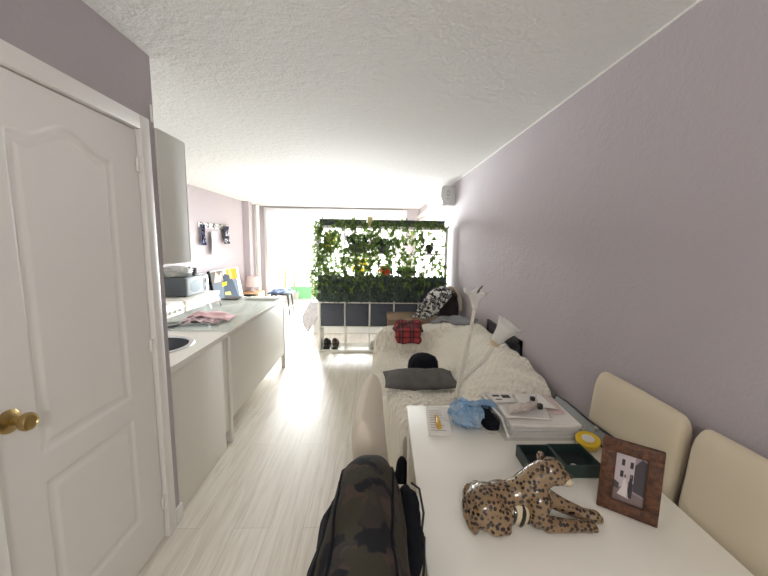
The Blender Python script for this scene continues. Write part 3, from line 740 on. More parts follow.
# shoes
SH1 = camo_mat('shoe_brown', [rgb(86, 72, 62), rgb(120, 104, 92), rgb(48, 42, 40)], 22)
SH0 = camo_mat('shoe_dark', [rgb(48, 46, 48), rgb(84, 78, 76), rgb(30, 30, 32)], 22)
for x, m, lab in ((cx[0]+.075, SH0, 'dark trainer on the left in the bottom left cube of the shelf'), (cx[0]+.195, SH1, 'brown trainer on the right in the bottom left cube of the shelf')):
    t = thing('shoe', lab, 'shoe', (x, 5.0, cz[0]), 0, 'shoes in the bottom left cube')
    y = 4.87
    u = MB(); u.ell((x, y+.20, cz[0]+.055), (.047, .09, .045), 16); u.ell((x, y+.08, cz[0]+.075), (.045, .075, .06), 16); u.ell((x, y+.045, cz[0]+.11), (.04, .045, .055), 16)
    blob('upper', u, m, .008, 4, t)
    obj('sole', MB().box(x-.048, x+.048, y+.005, y+.29, cz[0]+.001, cz[0]+.026, .012, 3), BLACK, t)
    lc = MB()
    for q in range(4): lc.cyl((x-.03, y+.10+q*.025, cz[0]+.135-q*.013), (x+.03, y+.11+q*.025, cz[0]+.135-q*.013), .004, n=6)
    obj('laces', lc, mat('lace', rgb(150, 146, 140), .9), t)
tag(obj('white_bag', MB().ell((cx[2]+.12, 5.0, cz[0]+.062), (.10, .12, .06), 26, fn=crumple(0, 0, .2, 3, 5)), mat('bag_white', rgb(226, 224, 220), .6), angle=0), 'white crumpled bag in the bottom cube behind the sofa arm', 'bag')

# ------------------------------------------------------------------ bed behind the shelf
bd = thing('bed', 'bed with white valance behind the cube shelf', 'bed', (-.05, 6.75, 0))
obj('base', MB().box(-1.05, .95, 5.9, 7.6, .0, .34, .01), PLASTIC, bd)
obj('mattress', MB().box(-1.06, .96, 5.9, 7.62, .34, .53, .04, 3), PLASTIC, bd)
def cov(u, v):
    x = -1.26+1.95*u; k = max(0, 1-v/.2); y = 5.872+1.75*max(0, (v-.2)/.8)
    z = .562+.006*fb((x*4, y*4, 0)); e = max(0, -1.08-x)
    drop = .54*max(0, 1-abs(x+1.13)/.34)
    if k > 0: z -= k*drop; y -= .015+.03*k+.012*sin(x*40)*k
    if e > 0:
        z -= e*1.4*(1-k); x = -1.09-e*.75-.015*sin(y*14)
    return x, y, max(z, .012)
o = obj('bedspread', MB().grid(cov, 44, 34), mat('grey_bedspread', rgb(205, 202, 204), .9, var=rgb(186, 182, 186), vscale=20), angle=0); mod(o, 'SOLIDIFY', thickness=.015)
tag(o, 'grey bedspread hanging off the corner of the bed beside the shelf', 'bedspread')

# ------------------------------------------------------------------ sofa and throw
sf = thing('sofa', 'two seat sofa under the cream quilted throw along the right wall', 'sofa', (.6, 2.9, 0))
SOFA = mat('sofa_fabric', rgb(150, 140, 126), .9)
obj('seat', MB().box(.25, 1.0, 2.26, 3.58, .10, .40, .03), SOFA, sf)
obj('backrest', MB().box(1.0, 1.08, 2.05, 3.84, .10, .66, .03), SOFA, sf)
obj('armrest', MB().box(.27, 1.0, 2.06, 2.2, .10, .48, .03), SOFA, sf)
obj('armrest', MB().box(.27, 1.0, 3.65, 3.82, .10, .55, .03), SOFA, sf)
for (x, y) in ((.3, 2.1), (.3, 3.78), (1.03, 2.1), (1.03, 3.78)): obj('foot', MB().cyl((x, y, 0), (x, y, .11), .02, .025, 12), BLACK, sf)
XF = [(1.9, .17), (2.1, .15), (2.4, .085), (2.66, .03), (3.1, -.005), (3.6, .01), (3.75, .05), (3.93, .10)]
def throw_z(x, y):
    zs = .455 + .11*sst(2.50, 2.25, y) + .19*sst(3.50, 3.62, y)
    zt = .80 - .05*sst(3.1, 4.0, y) - .07*sst(2.25, 1.9, y)
    zb = zs + (zt-zs)*sst(.52, 1.0, x)**.9
    rr = .11 if y > 3.4 or y < 2.3 else .07
    xf = interp(XF, y); d = x-xf
    if d < rr: zb -= rr*(1-sqrt(max(0, 1-(1-max(d, 0)/rr)**2)))
    nd = (.018*fb((x*3.1, y*3.1, 2))+.008*fb((x*9, y*9, 5)))
    nd += .014*sin((y*1.3+x)*24+2*fb((x*2, y*2, 0)))*sst(2.75, 2.1, y)*sst(.3, .6, x)
    return zb+nd
def throw(u, v):
    # u across (front floor -> top -> behind), v along
    y = 1.92+2.01*v
    # ends hang down
    ev = 0
    if v < .10: ev = 1-v/.10; y = 1.92+.02*(1-ev)+.0
    elif v > .92: ev = (v-.92)/.08; y = 3.92-.0*ev
    else: y = 1.94+(v-.10)/.82*1.98
    xf = interp(XF, y)
    if u < .2:
        k = u/.2; x = xf-.012*(1-k)+.016*sin(y*19+3*fb((y*2, 0, 0)))*(1-k); z = .05+(throw_z(xf, y)-.05)*k
    elif u < .92:
        k = (u-.2)/.72; k = k**1.25; x = xf+(1.07-xf)*k; z = throw_z(x, y)
    else:
        k = (u-.92)/.08; x = 1.07+.04*sst(0, .3, k); z = throw_z(1.07, y)*(1-k)+.35*k
    if ev > 0:
        z = z*(1-ev)+.06*ev
        y += (-.05 if v < .5 else .05)*sst(0, .15, ev)+.012*sin(x*30)*ev
    return x, y, z
o = obj('sofa_throw', MB().grid(throw, 150, 190), QUILT, angle=0)
tag(o, 'cream quilted throw draped over the whole sofa', 'throw')

def pillow(name, c, rx, ry, rz_, m, lab, cat, rot=0, sag=0, seed=1, tilt=0):
    M = Matrix.Rotation(rot, 3, 'Z') @ Matrix.Rotation(tilt, 3, 'Y')
    mb = MB(); bm = mb.bm
    n = 36
    def f(s):
        def g(u, v):
            a, b = 2*u-1, 2*v-1
            h = (max(0, 1-abs(a)**2.6)*max(0, 1-abs(b)**2.6))**.55
            pin = 1-.07*(1-abs(a)**2)*abs(b)**4
            p = V((a*rx*(1-.05*(1-b*b)*abs(a)**4), b*ry*pin, s*rz_*h+ .018*fb((a*2+seed, b*2, s*3))*h))
            return V(c)+M @ p
        return g
    mb.grid(f(1), n, n); mb.grid(f(-1), n, n)
    bmesh.ops.remove_doubles(bm, verts=bm.verts, dist=.0012)
    o = obj(name, mb, m, angle=0); return tag(o, lab, cat)
pillow('cushion', (.35, 2.43, .598), .27, .15, .058, GREYF, 'grey cushion lying flat at the near end of the sofa', 'cushion', rot=radians(2), seed=3)
# hat
h = thing('knit_hat', 'black knitted hat standing behind the grey cushion on the sofa', 'hat', (.415, 2.72, .5))
def hatf(a, r, z): return r*(1+.035*sin(a*9)*min(1, z/.1)+.03*sin(a*3+1)), z
obj('crown', MB().lathe([(.118, .0), (.122, .03), (.125, .08), (.118, .13), (.098, .168), (.06, .19), (.02, .198), (0, .196)], 54, Matrix.Translation((.415, 2.72, .495)), hatf), BLACKF, h, angle=0)
obj('brim', MB().lathe([(.118, -.004), (.129, .0), (.131, .022), (.124, .03)], 54, Matrix.Translation((.415, 2.72, .495))), mat('hat_band', rgb(60, 58, 60), .95), h, angle=0)
# plaid blanket bundle on the far arm
pl = MB()
pl.box(.225, .54, 3.50, 3.72, .655, .70, .02, 3); pl.box(.235, .52, 3.47, 3.70, .695, .735, .02, 3); pl.ell((.30, 3.58, .745), (.07, .10, .028), 14); pl.ell((.45, 3.60, .742), (.08, .09, .03), 14)
pl.box(.235, .50, 3.43, 3.50, .56, .71, .025, 3)
o = blob('plaid_blanket', pl, plaid_mat(), .012, 4, disp=lambda c, n: c+n*.016*fb(c*14))
tag(o, 'red and black plaid blanket bundled on the far sofa arm', 'blanket')
# brown box, backpack, printed blanket and grey blanket in the far corner
t = thing('cardboard_box', 'brown box standing behind the far sofa arm', 'box', (.6, 4.35, 0))
obj('body', MB().box(.19, 1.08, 4.10, 4.58, 0, .645, .004), CARD, t)
obj('lid', MB().box(.18, 1.09, 4.09, 4.59, .60, .665, .004), CARD, t)
t = thing('backpack', 'dark backpack with beige trim leaning on the wall behind the sofa', 'backpack', (.93, 4.30, .665))
u = MB(); u.ell((.94, 4.32, .80), (.14, .15, .15), 18); u.ell((.95, 4.32, .92), (.125, .13, .12), 18); u.box(.82, 1.07, 4.2, 4.44, .672, .8)
blob('body', u, mat('pack_dark', rgb(52, 44, 46), .85), .014, 5, t)
tr = [(.805+.0*i, 4.19, .70+.0) for i in range(1)]
arc = [(.94-.15*cos(a), 4.175+.02*sin(a), .80+.255*sin(a)*(1 if sin(a) > 0 else .4)) for a in [radians(-20+i*10) for i in range(23)]]
b_ = obj('trim', MB().tube(arc, .017, 8), mat('beige_trim', rgb(196, 182, 160), .85), t); b_['label'] = 'beige piping'
arc2 = [(.945-.105*cos(a), 4.165, .79+.20*sin(a)) for a in [radians(0+i*10) for i in range(19)]]
obj('zip', MB().tube(arc2, .007, 6), BLACK, t)
PRN = camo_mat('mono_print', [rgb(44, 46, 50), rgb(196, 194, 190), rgb(110, 110, 112), rgb(216, 214, 208)], 24)
def prn(u, v):
    A = V((.47+.28*v, 4.10, .685+.02*v)); B = V((.74+.26*v, 4.20, 1.06-.05*abs(2*v-.8)))
    p = A.lerp(B, u); return p.x, p.y-.05*sin(pi*u)+.03*fb((u*3, v*3, 0))-.02, p.z+.06*sin(pi*u)*(1-.5*v)+.02*sin(v*9)*(1-u)
o = obj('printed_blanket', MB().grid(prn, 30, 18), PRN, angle=0); mod(o, 'SOLIDIFY', thickness=.02)
tag(o, 'black and white patterned blanket draped over the dark backpack', 'blanket')
def gb(u, v):
    a = V((1.03, 3.38, 0)).lerp(V((.70, 3.93, 0)), u); p = a+V((-.86, -.5, 0))*(.20*(v-.62)*(1-.25*u))
    x = min(p.x, 1.06); y = min(p.y, 3.92)
    return x, y, throw_z(x, y)+.036+.012*fb((u*5, v*4, 2))+.010*sin(u*14+v*5)-.014*(abs(2*v-1)**4)
o = obj('grey_blanket', MB().grid(gb, 40, 24), mat('blanket_grey', rgb(126, 126, 128), .9, bump=.2, bscale=120), angle=0); mod(o, 'SOLIDIFY', thickness=.022)
tag(o, 'folded grey blanket on the far end of the sofa back', 'blanket')
t = thing('dark_picture', 'black picture frame wedged between the sofa back and the wall', 'frame', (1.12, 2.92, .4))
fr = MB(); A, B = 2.52, 3.30
fr.box(1.122, 1.142, A, A+.035, .42, .86); fr.box(1.122, 1.142, B-.035, B, .42, .86); fr.box(1.122, 1.142, A, B, .825, .86); fr.box(1.122, 1.142, A, B, .42, .455)
obj('frame', fr, BLACK, t); obj('panel', MB().box(1.128, 1.138, A+.03, B-.03, .45, .83), mat('dark_panel', rgb(54, 52, 56), .3), t)

# ------------------------------------------------------------------ floor lamp
fl = thing('floor_lamp', 'white floor lamp with trumpet shade and side reading arm behind the table', 'lamp', (.40, 1.805, 0))
LY = 1.805
obj('base', MB().lathe([(0, 0), (.095, 0), (.098, .012), (.06, .024), (.02, .04), (0, .04)], 36, Matrix.Translation((.40, LY, 0))), LAMPW, fl)
obj('pole', MB().tube([(.40, LY, .03), (.42, LY, .4), (.455, LY, .69), (.49, LY, .90), (.524, LY, 1.10), (.544, LY, 1.255)], [.0115, .0115, .0115, .0105, .009, .010], 14), LAMPW, fl)
obj('side_tube', MB().tube([(.440, LY-.012, .66), (.464, LY-.02, .82), (.490, LY-.02, .99), (.512, LY-.012, 1.10), (.526, LY, 1.12)], .006, 10), LAMPW, fl)
def petal(a, r, z): 
    k = sst(.05, .10, z); return r*(1+.10*k*cos(5*a)), z+.012*k*cos(5*a+.6)
Mt = Matrix.Translation((.543, LY, 1.25)) @ Matrix.Rotation(radians(4), 4, 'Y')
s1 = obj('lamp_shade', MB().lathe([(.014, 0), (.018, .02), (.026, .045), (.042, .072), (.066, .092), (.070, .093), (.045, .075), (.022, .045), (.010, .01)], 50, Mt, petal), SHADE, fl, angle=0)
obj('bulb_holder', MB().tube([Mt @ V((.004, 0, .05)), Mt @ V((.012, 0, .10)), Mt @ V((.028, 0, .122))], [.009, .006, .005], 8), mat('holder_grey', rgb(96, 94, 92), .5), fl)
obj('reading_arm', MB().tube([(.478, LY, .845), (.54, LY, .895), (.613, LY, .963), (.645, LY, 1.02), (.668, LY, 1.075)], .0115, 12), LAMPW, fl)
ax = V((.062, -.02, .10)).normalized(); q = V((0, 0, 1)).rotation_difference(ax).to_matrix().to_4x4()
Mt = Matrix.Translation((.664, LY, 1.06)) @ q
obj('reading_shade', MB().lathe([(.018, 0), (.030, .012), (.034, .03), (.040, .06), (.052, .095), (.068, .128), (.072, .132), (.054, .098), (.036, .06), (.03, .03), (0, .02)], 44, Mt, lambda a, r, z: (r*(1+.05*sst(.08, .13, z)*cos(3*a)), z)), SHADE, fl, angle=0)
obj('lamp_socket', MB().lathe([(.012, -.02), (.024, -.012), (.026, .008), (0, .008)], 24, Mt), mat('socket_amber', rgb(206, 186, 150), .4), fl)

# ------------------------------------------------------------------ table and chairs
tb = thing('dining_table', 'white rectangular dining table in the foreground', 'table', (.58, 1.0, 0), radians(-2))
obj('tabletop', MB().box(-.425, .425, -.69, .69, .722, .75, .004), TABLEW, tb, local=True)
obj('apron', MB().box(-.39, .39, .635, .655, .64, .722).box(-.39, .39, -.655, -.635, .64, .722).box(-.40, -.38, -.65, .65, .64, .722).box(.38, .40, -.65, .65, .64, .722), TABLEW, tb, local=True)
for (x, y) in ((-.415, .62), (.355, .62), (-.415, -.68), (.355, -.68)):
    obj('leg', MB().box(x, x+.06, y, y+.06, 0, .7215, .003), TABLEW, tb, local=True)

def chair_parts(t, m):
    s = MB(); s.box(-.21, .23, -.225, .225, .385, .48, .03, 4); obj('seat', s, m, t, local=True)
    b = MB(); b._pre()
    def back(u, v, side):
        pass
    W, T = .23, .043
    # rounded slab: loft of rounded-rect rings from z=.40 to the top
    rings = []
    zs = [.40, .46, .54, .64, .74, .84, .90, .945, .975, .995, 1.008, 1.015]
    for z in zs:
        k = (z-.40)/.615
        xc = -.175-.075*k-.012*sin(k*pi)
        top = max(0, (z-.93)/.085)
        w = W-.028*(1-sqrt(max(0, 1-top**2))) if top < 1 else W-.028
        th = T*(1-.0*k)*(sqrt(max(.0004, 1-min(1, top)**2)) if top > 0 else 1)
        th = max(th, .004)
        ring = []; n = 40
        for i in range(n):
            a = 2*pi*i/n; ca, sa = cos(a), sin(a)
            px = th*(abs(ca)**.55)*(1 if ca > 0 else -1); py = w*(abs(sa)**.30)*(1 if sa > 0 else -1)
            px += -.010*(1-(py/W)**2)
            ring.append(b.bm.verts.new(V((xc+px, py, z))))
        rings.append(ring)
    for a_, c_ in zip(rings, rings[1:]):
        for i in range(40): b.bm.faces.new((a_[i], a_[(i+1) % 40], c_[(i+1) % 40], c_[i]))
    b.bm.faces.new(rings[0][::-1]); b.bm.faces.new(rings[-1]); b._post(True)
    obj('backrest', b, m, t, local=True, angle=60)
    for (x, y) in ((.19, .19), (.19, -.19), (-.18, .19), (-.18, -.19)):
        obj('leg', MB().box(x-.018, x+.018, y-.018, y+.018, 0, .386), LEGW, t, local=True)
GR = 'cream upholstered dining chairs'
ch = thing('dining_chair', 'cream upholstered chair by the wall behind the framed photo and the tub', 'chair', (.828, 1.30, 0), pi, GR)
chair_parts(ch, CREAM)
dup(ch, (.828, .80, 0), pi, 'cream upholstered chair by the wall nearest the camera, cut by the photo edge', GR)
c2 = thing('dining_chair', 'pale cream upholstered chair on the aisle side of the table before the sofa', 'chair', (.235, 1.25, 0), radians(-5), GR)
chair_parts(c2, CREAM2)
dup(c2, (.235, .66, 0), 0, 'pale cream chair hidden under the camouflage backpack', GR)

# camouflage backpack over the near left chair
CAMO = camo_mat('dark_camo', [rgb(54, 49, 46), rgb(72, 58, 52), rgb(30, 30, 34), rgb(58, 55, 44)], 15)
cb = thing('camouflage_backpack', 'dark camouflage backpack slung over the near chair back', 'backpack', (-.03, .6, .6))
def bagsec(y):
    e = sst(.95, .55, y)
    f_ = sqrt(max(0, 1-max(0, (y-.74)/.19)**2))
    return .0-.016*e, .042+.043*f_, .80+.275*f_
def bagf(u, v):
    y = .93-.6*v**1.4
    xc, w, top = bagsec(y)
    a = pi*(u*1.0)       # left skirt -> over -> right skirt
    s = 1 if u > .5 else -1
    px = -cos(a); pz = sin(a)
    x = xc+w*(abs(px)**.75)*(1 if px > 0 else -1)
    z = top-.30*(1-pz**.62) if pz > 0 else top-.30
    n = .012*fb((x*7, y*7, z*7))
    x += n*px*1.2; z += n*.8
    if v < .02: z -= 0
    return x-(.02*(1-pz) if px < 0 else -.010*(1-pz)), y, z
mb = MB().grid(bagf, 60, 60)
o = obj('front_panel', mb, CAMO, cb, angle=0); mod(o, 'SOLIDIFY', thickness=.006)
pp = MB()
for uu in (.30, .70):
    pp.tube([V(bagf(uu, v/24))+V((0, 0, .002)) for v in range(25)], .0035, 6)
obj('piping', pp, BLACKF, cb)
sd = MB().grid(lambda u, v: V(bagf(.16*u, v))+V((-.014*sin(pi*u)-.004, -.01, .004-.05*(1-u))), 10, 40)
o = obj('side_pocket', sd, BLACKF, cb, angle=0); mod(o, 'SOLIDIFY', thickness=.006)
po = thing('drawstring_pouch', 'black drawstring pouch hanging beside the camouflage backpack', 'pouch', (.085, .80, .7))
pb = MB(); pb.ell((.105, .86, .84), (.030, .065, .075), 18); pb.ell((.11, .83, .78), (.034, .075, .08), 18); pb.ell((.098, .89, .86), (.024, .04, .05), 14)
blob('bag', pb, BLACKF, .008, 5, po, disp=lambda c, n: c+n*.006*fb(c*30))
obj('cord', MB().tube([(.115, .91, .905), (.138, .905, .89), (.15, .885, .83), (.142, .86, .79), (.146, .835, .80), (.143, .81, .74), (.14, .80, .70)], .0035, 8), BLACK, po)
pb = MB(); pb.ell((.150, 1.72, .10), (.055, .075, .10), 16); pb.ell((.152, 1.72, .24), (.05, .07, .13), 16); pb.ell((.165, 1.72, .37), (.034, .05, .08), 16)
tag(blob('black_bag', pb, BLACKF, .01, 4), 'black soft bag standing on the floor between the sofa and the table leg', 'bag')

# ------------------------------------------------------------------ things on the table
TZ = .7505
# notepad, lighter, small card
nb = thing('notepad', 'white notepad at the far left corner of the table', 'notepad', (.315, 1.54, TZ))
def quad(p, q, r_, s_, z0, z1): return MB().prism([(*p, z0), (*q, z0), (*r_, z0), (*s_, z0)], (0, 0, z1-z0))
obj('pages', quad((.25, 1.415), (.35, 1.405), (.392, 1.655), (.276, 1.665), TZ, TZ+.012), PAPER, nb)
ln = MB()
for i in range(9):
    v = .1+i*.09; a = V((.25, 1.415, 0)).lerp(V((.276, 1.665, 0)), v); b = V((.35, 1.405, 0)).lerp(V((.392, 1.655, 0)), v)
    p = a.lerp(b, .12); q2 = a.lerp(b, .55+.3*random.random()); d = V((0, .003, 0))
    ln.prism([(*(p).xy, TZ+.012), (*(q2).xy, TZ+.012), (*(q2+d).xy, TZ+.012), (*(p+d).xy, TZ+.012)], (0, 0, .0006))
obj('writing', ln, INK, nb)
lg = thing('lighter', 'yellow lighter lying on the notepad', 'lighter', (.31, 1.52, TZ+.013))
Ml = Matrix.Translation((.305, 1.50, TZ+.0235)) @ Matrix.Rotation(radians(-3), 4, 'Z')
obj('body', MB().tube([Ml @ V((0, -.06, 0)), Ml @ V((0, -.055, 0)), Ml @ V((0, .02, 0)), Ml @ V((0, .024, 0))], [.007, .0105, .0105, .008], 16), mat('amber_yellow', rgb(212, 160, 30), .25, coat=.4), lg)
obj('cap', MB().tube([Ml @ V((0, .024, 0)), Ml @ V((0, .05, 0)), Ml @ V((0, .056, 0))], [.0095, .008, .005], 14), mat('cap_gold', rgb(190, 150, 70), .3, .7), lg)
tag(obj('card', quad((.335, 1.535), (.362, 1.50), (.378, 1.62), (.342, 1.645), TZ+.0128, TZ+.018), PAPER), 'small white card beside the yellow lighter on the notepad', 'card')
# blue bag
BLUEBAG = mat('blue_plastic', rgb(158, 198, 230), .14, transl=.45, var=rgb(208, 224, 236), vscale=16, coat=.4)
KN = V((.10, -.05, .75))
def pleat(d):
    r = d-KN.normalized(); a = math.atan2(r.y, r.x); ds = min(1, r.length/1.1)
    return 1+.13*ds*sin(9*a+2.2*fb(d*2.2))+.10*ds*fb(d*4+V((5, 1, 2)))-.30*exp(-(r.length/.32)**2)
bt = thing('blue_bag', 'crumpled light blue plastic bag on the table beside the notepad', 'bag', (.45, 1.53, TZ))
bb = MB().ell((.447, 1.535, TZ+.046), (.080, .097, .048), 30, fn=pleat)
for v in bb.bm.verts:
    v.co += V((random.uniform(-1, 1), random.uniform(-1, 1), random.uniform(-1, 1)))*.0075; v.co.z = max(v.co.z, TZ+.0005)
for f_ in bb.bm.faces: f_.smooth = False
obj('body', bb, BLUEBAG, bt, angle=0)
kb = MB().ell((.459, 1.528, TZ+.070), (.014, .014, .014), 16)
obj('knot', kb, mat('knot_blue', rgb(52, 96, 150), .2), bt)
def tailf(u, v):
    w = .012+.026*u
    return .47+.115*u, 1.535+.01*u+w*(2*v-1), TZ+.078+.018*sin(u*3)+.008*sin(v*16+u*4)
o = obj('loose_end', MB().grid(tailf, 24, 26), BLUEBAG, bt, angle=0); mod(o, 'SOLIDIFY', thickness=.001)
# waisted black case
cs = thing('black_case', 'black waisted case with pale edge beside the blue bag', 'case', (.55, 1.53, TZ))
prof = []
for i in range(44):
    a = 2*pi*i/44; yy = .105*sin(a); w_ = .040*(1-.5*exp(-((yy-.012)/.034)**2))*(1.12 if yy < 0 else .92)
    prof.append((w_*(abs(cos(a))**.6)*(1 if cos(a) > 0 else -1), yy))
Mcs = Matrix.Translation((.552, 1.535, TZ)) @ Matrix.Rotation(radians(-6), 4, 'Z')
def cslab(z0, z1, g, tz): 
    m = MB(); m.prism([Mcs @ V((x*g, y*g, z0)) for x, y in prof], (0, 0, z1-z0)); return m
obj('sole', cslab(0, .014, 1.0, 0), mat('pale_rim', rgb(186, 182, 174), .6), cs)
u = MB(); u.prism([Mcs @ V((x*1.03, y*1.02, .012)) for x, y in prof], (0, 0, .034))
blob('upper', u, BLACKF, .004, 3, cs)
tag(obj('patch', MB().ell(Mcs @ V((0, .055, .0465)), (.013, .02, .002), 14), mat('blue_patch', rgb(66, 92, 130), .6)), 'small blue oval patch on the black waisted case', 'patch')

# papers in the clear folder
GP = 'paper stack in the clear folder'
P00, P10, P11, P01 = (.60, 1.385), (.905, 1.385), (.91, 1.66), (.585, 1.66)
z = TZ+.003
labs = ['bottom sheaf of grey papers in the clear folder', 'second sheaf of grey papers from the bottom in the clear folder', 'third sheaf of grey papers under the loose top sheets', 'top sheaf of white papers under the loose sheets']
for i in range(4):
    o_ = .006*(i % 2)-.003*i*.3
    def corner(p, k): return (p[0]+o_+random.uniform(-.006, .006), p[1]+random.uniform(-.006, .006))
    ps = [corner(p, 0) for p in (P00, P10, P11, P01)]
    tag(obj('paper_sheaf', quad(*ps, z, z+.0145), PAPER2 if i < 3 else PAPER), labs[i], 'papers', GP); z += .0165
ZP = z
fo = thing('clear_folder', 'clear plastic zip folder holding the stack of papers', 'folder', (.75, 1.52, TZ))
CLR = clear_mat('clear_vinyl', rgb(214, 214, 212), .22, .15)
ff = MB()
C0 = [(.575, 1.372), (.925, 1.372), (.93, 1.672), (.565, 1.672)]
for i in range(4):
    a, b = C0[i], C0[(i+1) % 4]
    ff.grid(lambda u, v: (a[0]+(b[0]-a[0])*u, a[1]+(b[1]-a[1])*u+.006*sin(u*14)*v, TZ+.001+(ZP-TZ-.004)*v+.003*sin(u*9)*v), 20, 5)
obj('wall', ff, CLR, fo)
zp = MB(); zp.tube([(.585, 1.365, TZ+.02), (.578, 1.43, TZ+.074), (.566, 1.52, TZ+.08), (.562, 1.66, TZ+.082), (.60, 1.676, TZ+.082)], .0055, 8)
o = obj('zip', zp, mat('zip_white', rgb(222, 220, 216), .5), fo); o['label'] = 'white zip edge'
fl2 = MB().grid(lambda u, v: (.572+.016*u-.03*v*(1-u), 1.37+.29*v, TZ+.078-.05*u*(1-v)+.004*sin(v*12)), 5, 20)
obj('flap', fl2, CLR, fo)
def lsheet(name, ps, z0, m, lab, cat='paper', lift=.0):
    a, b, c, d = [V((*p, 0)) for p in ps]
    f = MB().grid(lambda u, v: V(((a.lerp(b, u)).lerp(d.lerp(c, u), v).x, (a.lerp(b, u)).lerp(d.lerp(c, u), v).y, z0+lift*(u*u+v*v)*.5+.002*sin(u*5+v*3)+.002)), 14, 14)
    o = obj(name, f, m, angle=0); mod(o, 'SOLIDIFY', thickness=.0012); return tag(o, lab, cat)
lsheet('paper_sheet', [(.80, 1.47), (.895, 1.48), (.905, 1.65), (.77, 1.655)], ZP, PINK, 'pinkish sheet at the right of the paper stack', lift=.002)
lsheet('paper_sheet', [(.595, 1.43), (.80, 1.415), (.83, 1.60), (.60, 1.64)], ZP+.005, PAPER, 'large white sheet on the front of the paper stack', lift=.003)
lsheet('paper_sheet', [(.70, 1.53), (.865, 1.50), (.855, 1.655), (.72, 1.66)], ZP+.013, PAPER, 'white sheet at the back of the paper stack', lift=.003)
ps_ = thing('printed_leaflet', 'white leaflet with grey print at the back left of the paper stack', 'leaflet', (.64, 1.62, ZP+.02))
obj('sheet', quad((.588, 1.55), (.69, 1.56), (.705, 1.655), (.585, 1.655), ZP+.018, ZP+.0195), PAPER, ps_)
pr_ = MB()
for (x, y, w_, h_) in ((.60, 1.615, .035, .02), (.645, 1.60, .04, .035), (.605, 1.58, .03, .01)): pr_.box(x, x+w_, y, y+h_, ZP+.0195, ZP+.0201)
obj('print', pr_, INKD, ps_)
f = MB().grid(lambda u, v: (.612+.155*u+.030*v, 1.435+.085*v+.055*u-.02*sin(u*3), ZP+.022+.010*sin(v*9+u*5)*(.4+u*.6)+.010*fb((u*4, v*3, 3))+.018*u), 40, 30)
o = obj('crumpled_receipt', f, mat('receipt', rgb(206, 198, 190), .8, var=rgb(172, 156, 148), vscale=18), angle=0); mod(o, 'SOLIDIFY', thickness=.002)
tag(o, 'crumpled brownish receipt on top of the white papers', 'receipt')
for (x, y, lab) in ((.765, 1.545, 'small black clip at the back tip of the crumpled receipt'), (.768, 1.475, 'small black clip at the front tip of the crumpled receipt')):
    tag(obj('paper_clip', MB().box(x-.008, x+.012, y-.008, y+.012, ZP+.025, ZP+.05, .003), BLACK), lab, 'clip')
# clear pouch with black edge
pz = thing('document_pouch', 'grey clear document pouch with black edging beside the wall chair', 'pouch', (.97, 1.5, TZ))
A, B = V((.945, 1.71, 0)), V((.965, 1.30, 0))
def pouch(u, v, h=.0):
    p = A.lerp(B, u); return V((p.x+.030*v, p.y, TZ+.006+.050*v+.004*sin(u*7)))
obj('sleeve', MB().grid(lambda u, v: pouch(u, v), 20, 6), clear_mat('grey_vinyl', rgb(150, 156, 158), .7, .2), pz)
rim = [pouch(0, 0), pouch(0, 1)]+[pouch(k/8, 1) for k in range(1, 9)]+[pouch(1-k/8, 0) for k in range(9)]
obj('edging', MB().tube(rim, .0055, 8), BLACK, pz)
obj('slider', MB().box(.955, .975, 1.36, 1.385, TZ+.052, TZ+.064, .003), STEEL, pz)
# yellow tub
tbm = thing('tub', 'small round tub with yellow lid beside the green box', 'tub', (.90, 1.325, TZ))
Mt = Matrix.Translation((.905, 1.325, TZ+.006)) @ Matrix.Rotation(radians(10), 4, 'X') @ Matrix.Rotation(radians(-6), 4, 'Y')
obj('body', MB().lathe([(0, 0), (.036, 0), (.042, .006), (.044, .026), (.04, .028), (0, .028)], 30, Mt), mat('tub_clear', rgb(210, 190, 120), .3, transl=.3), tbm)
l_ = obj('lid', MB().lathe([(.046, .024), (.047, .036), (.043, .04), (.034, .041), (.03, .039), (0, .039)], 30, Mt), YELLOW, tbm); l_['label'] = 'yellow lid'
obj('sticker', MB().lathe([(0, .0395), (.024, .0395), (.024, .0402), (0, .0402)], 24, Mt), PAPER, tbm)
# green boxes
gb_ = thing('presentation_box', 'dark green open box with two trays behind the leopard figurine', 'box', (.71, 1.2, TZ))
def tray(x0, x1, y0, y1, sx, h=.048, t_=.006):
    m = MB()
    def S(x, y, z): return (x+sx*(y-y0), y, z)
    def slab(a, b, c, d, z0, z1): m.prism([S(a, c, z0), S(b, c, z0), S(b, d, z0), S(a, d, z0)], (0, 0, z1-z0))
    slab(x0, x1, y0, y1, TZ, TZ+.006)
    slab(x0, x1, y0, y0+t_, TZ+.006, TZ+h); slab(x0, x1, y1-t_, y1, TZ+.006, TZ+h)
    slab(x0, x0+t_, y0+t_, y1-t_, TZ+.006, TZ+h); slab(x1-t_, x1, y0+t_, y1-t_, TZ+.006, TZ+h)
    return m, (x0+t_, x1-t_, y0+t_, y1-t_)
m, i1 = tray(.575, .702, 1.125, 1.27, .02); obj('left_tray', m, GREENBOX, gb_)
m, i2 = tray(.706, .842, 1.135, 1.275, -.02); obj('right_tray', m, GREENBOX, gb_)
fe = MB()
for (a, b, c, d), sx, y0 in ((i1, .02, 1.125), (i2, -.02, 1.135)):
    fe.prism([(x+sx*(y-y0), y, TZ+.0062) for x, y in ((a+.001, c), (b-.001, c), (b-.001, d), (a+.001, d))], (0, 0, .006))
obj('lining', fe, FELT, gb_)
tag(obj('silver_ring', MB().lathe([(.008, 0), (.0115, .003), (.008, .006), (.005, .003), (.008, 0)], 24, Matrix.Translation((.765, 1.185, TZ+.0125))), STEEL), 'small silver ring in the right tray of the green box', 'ring')
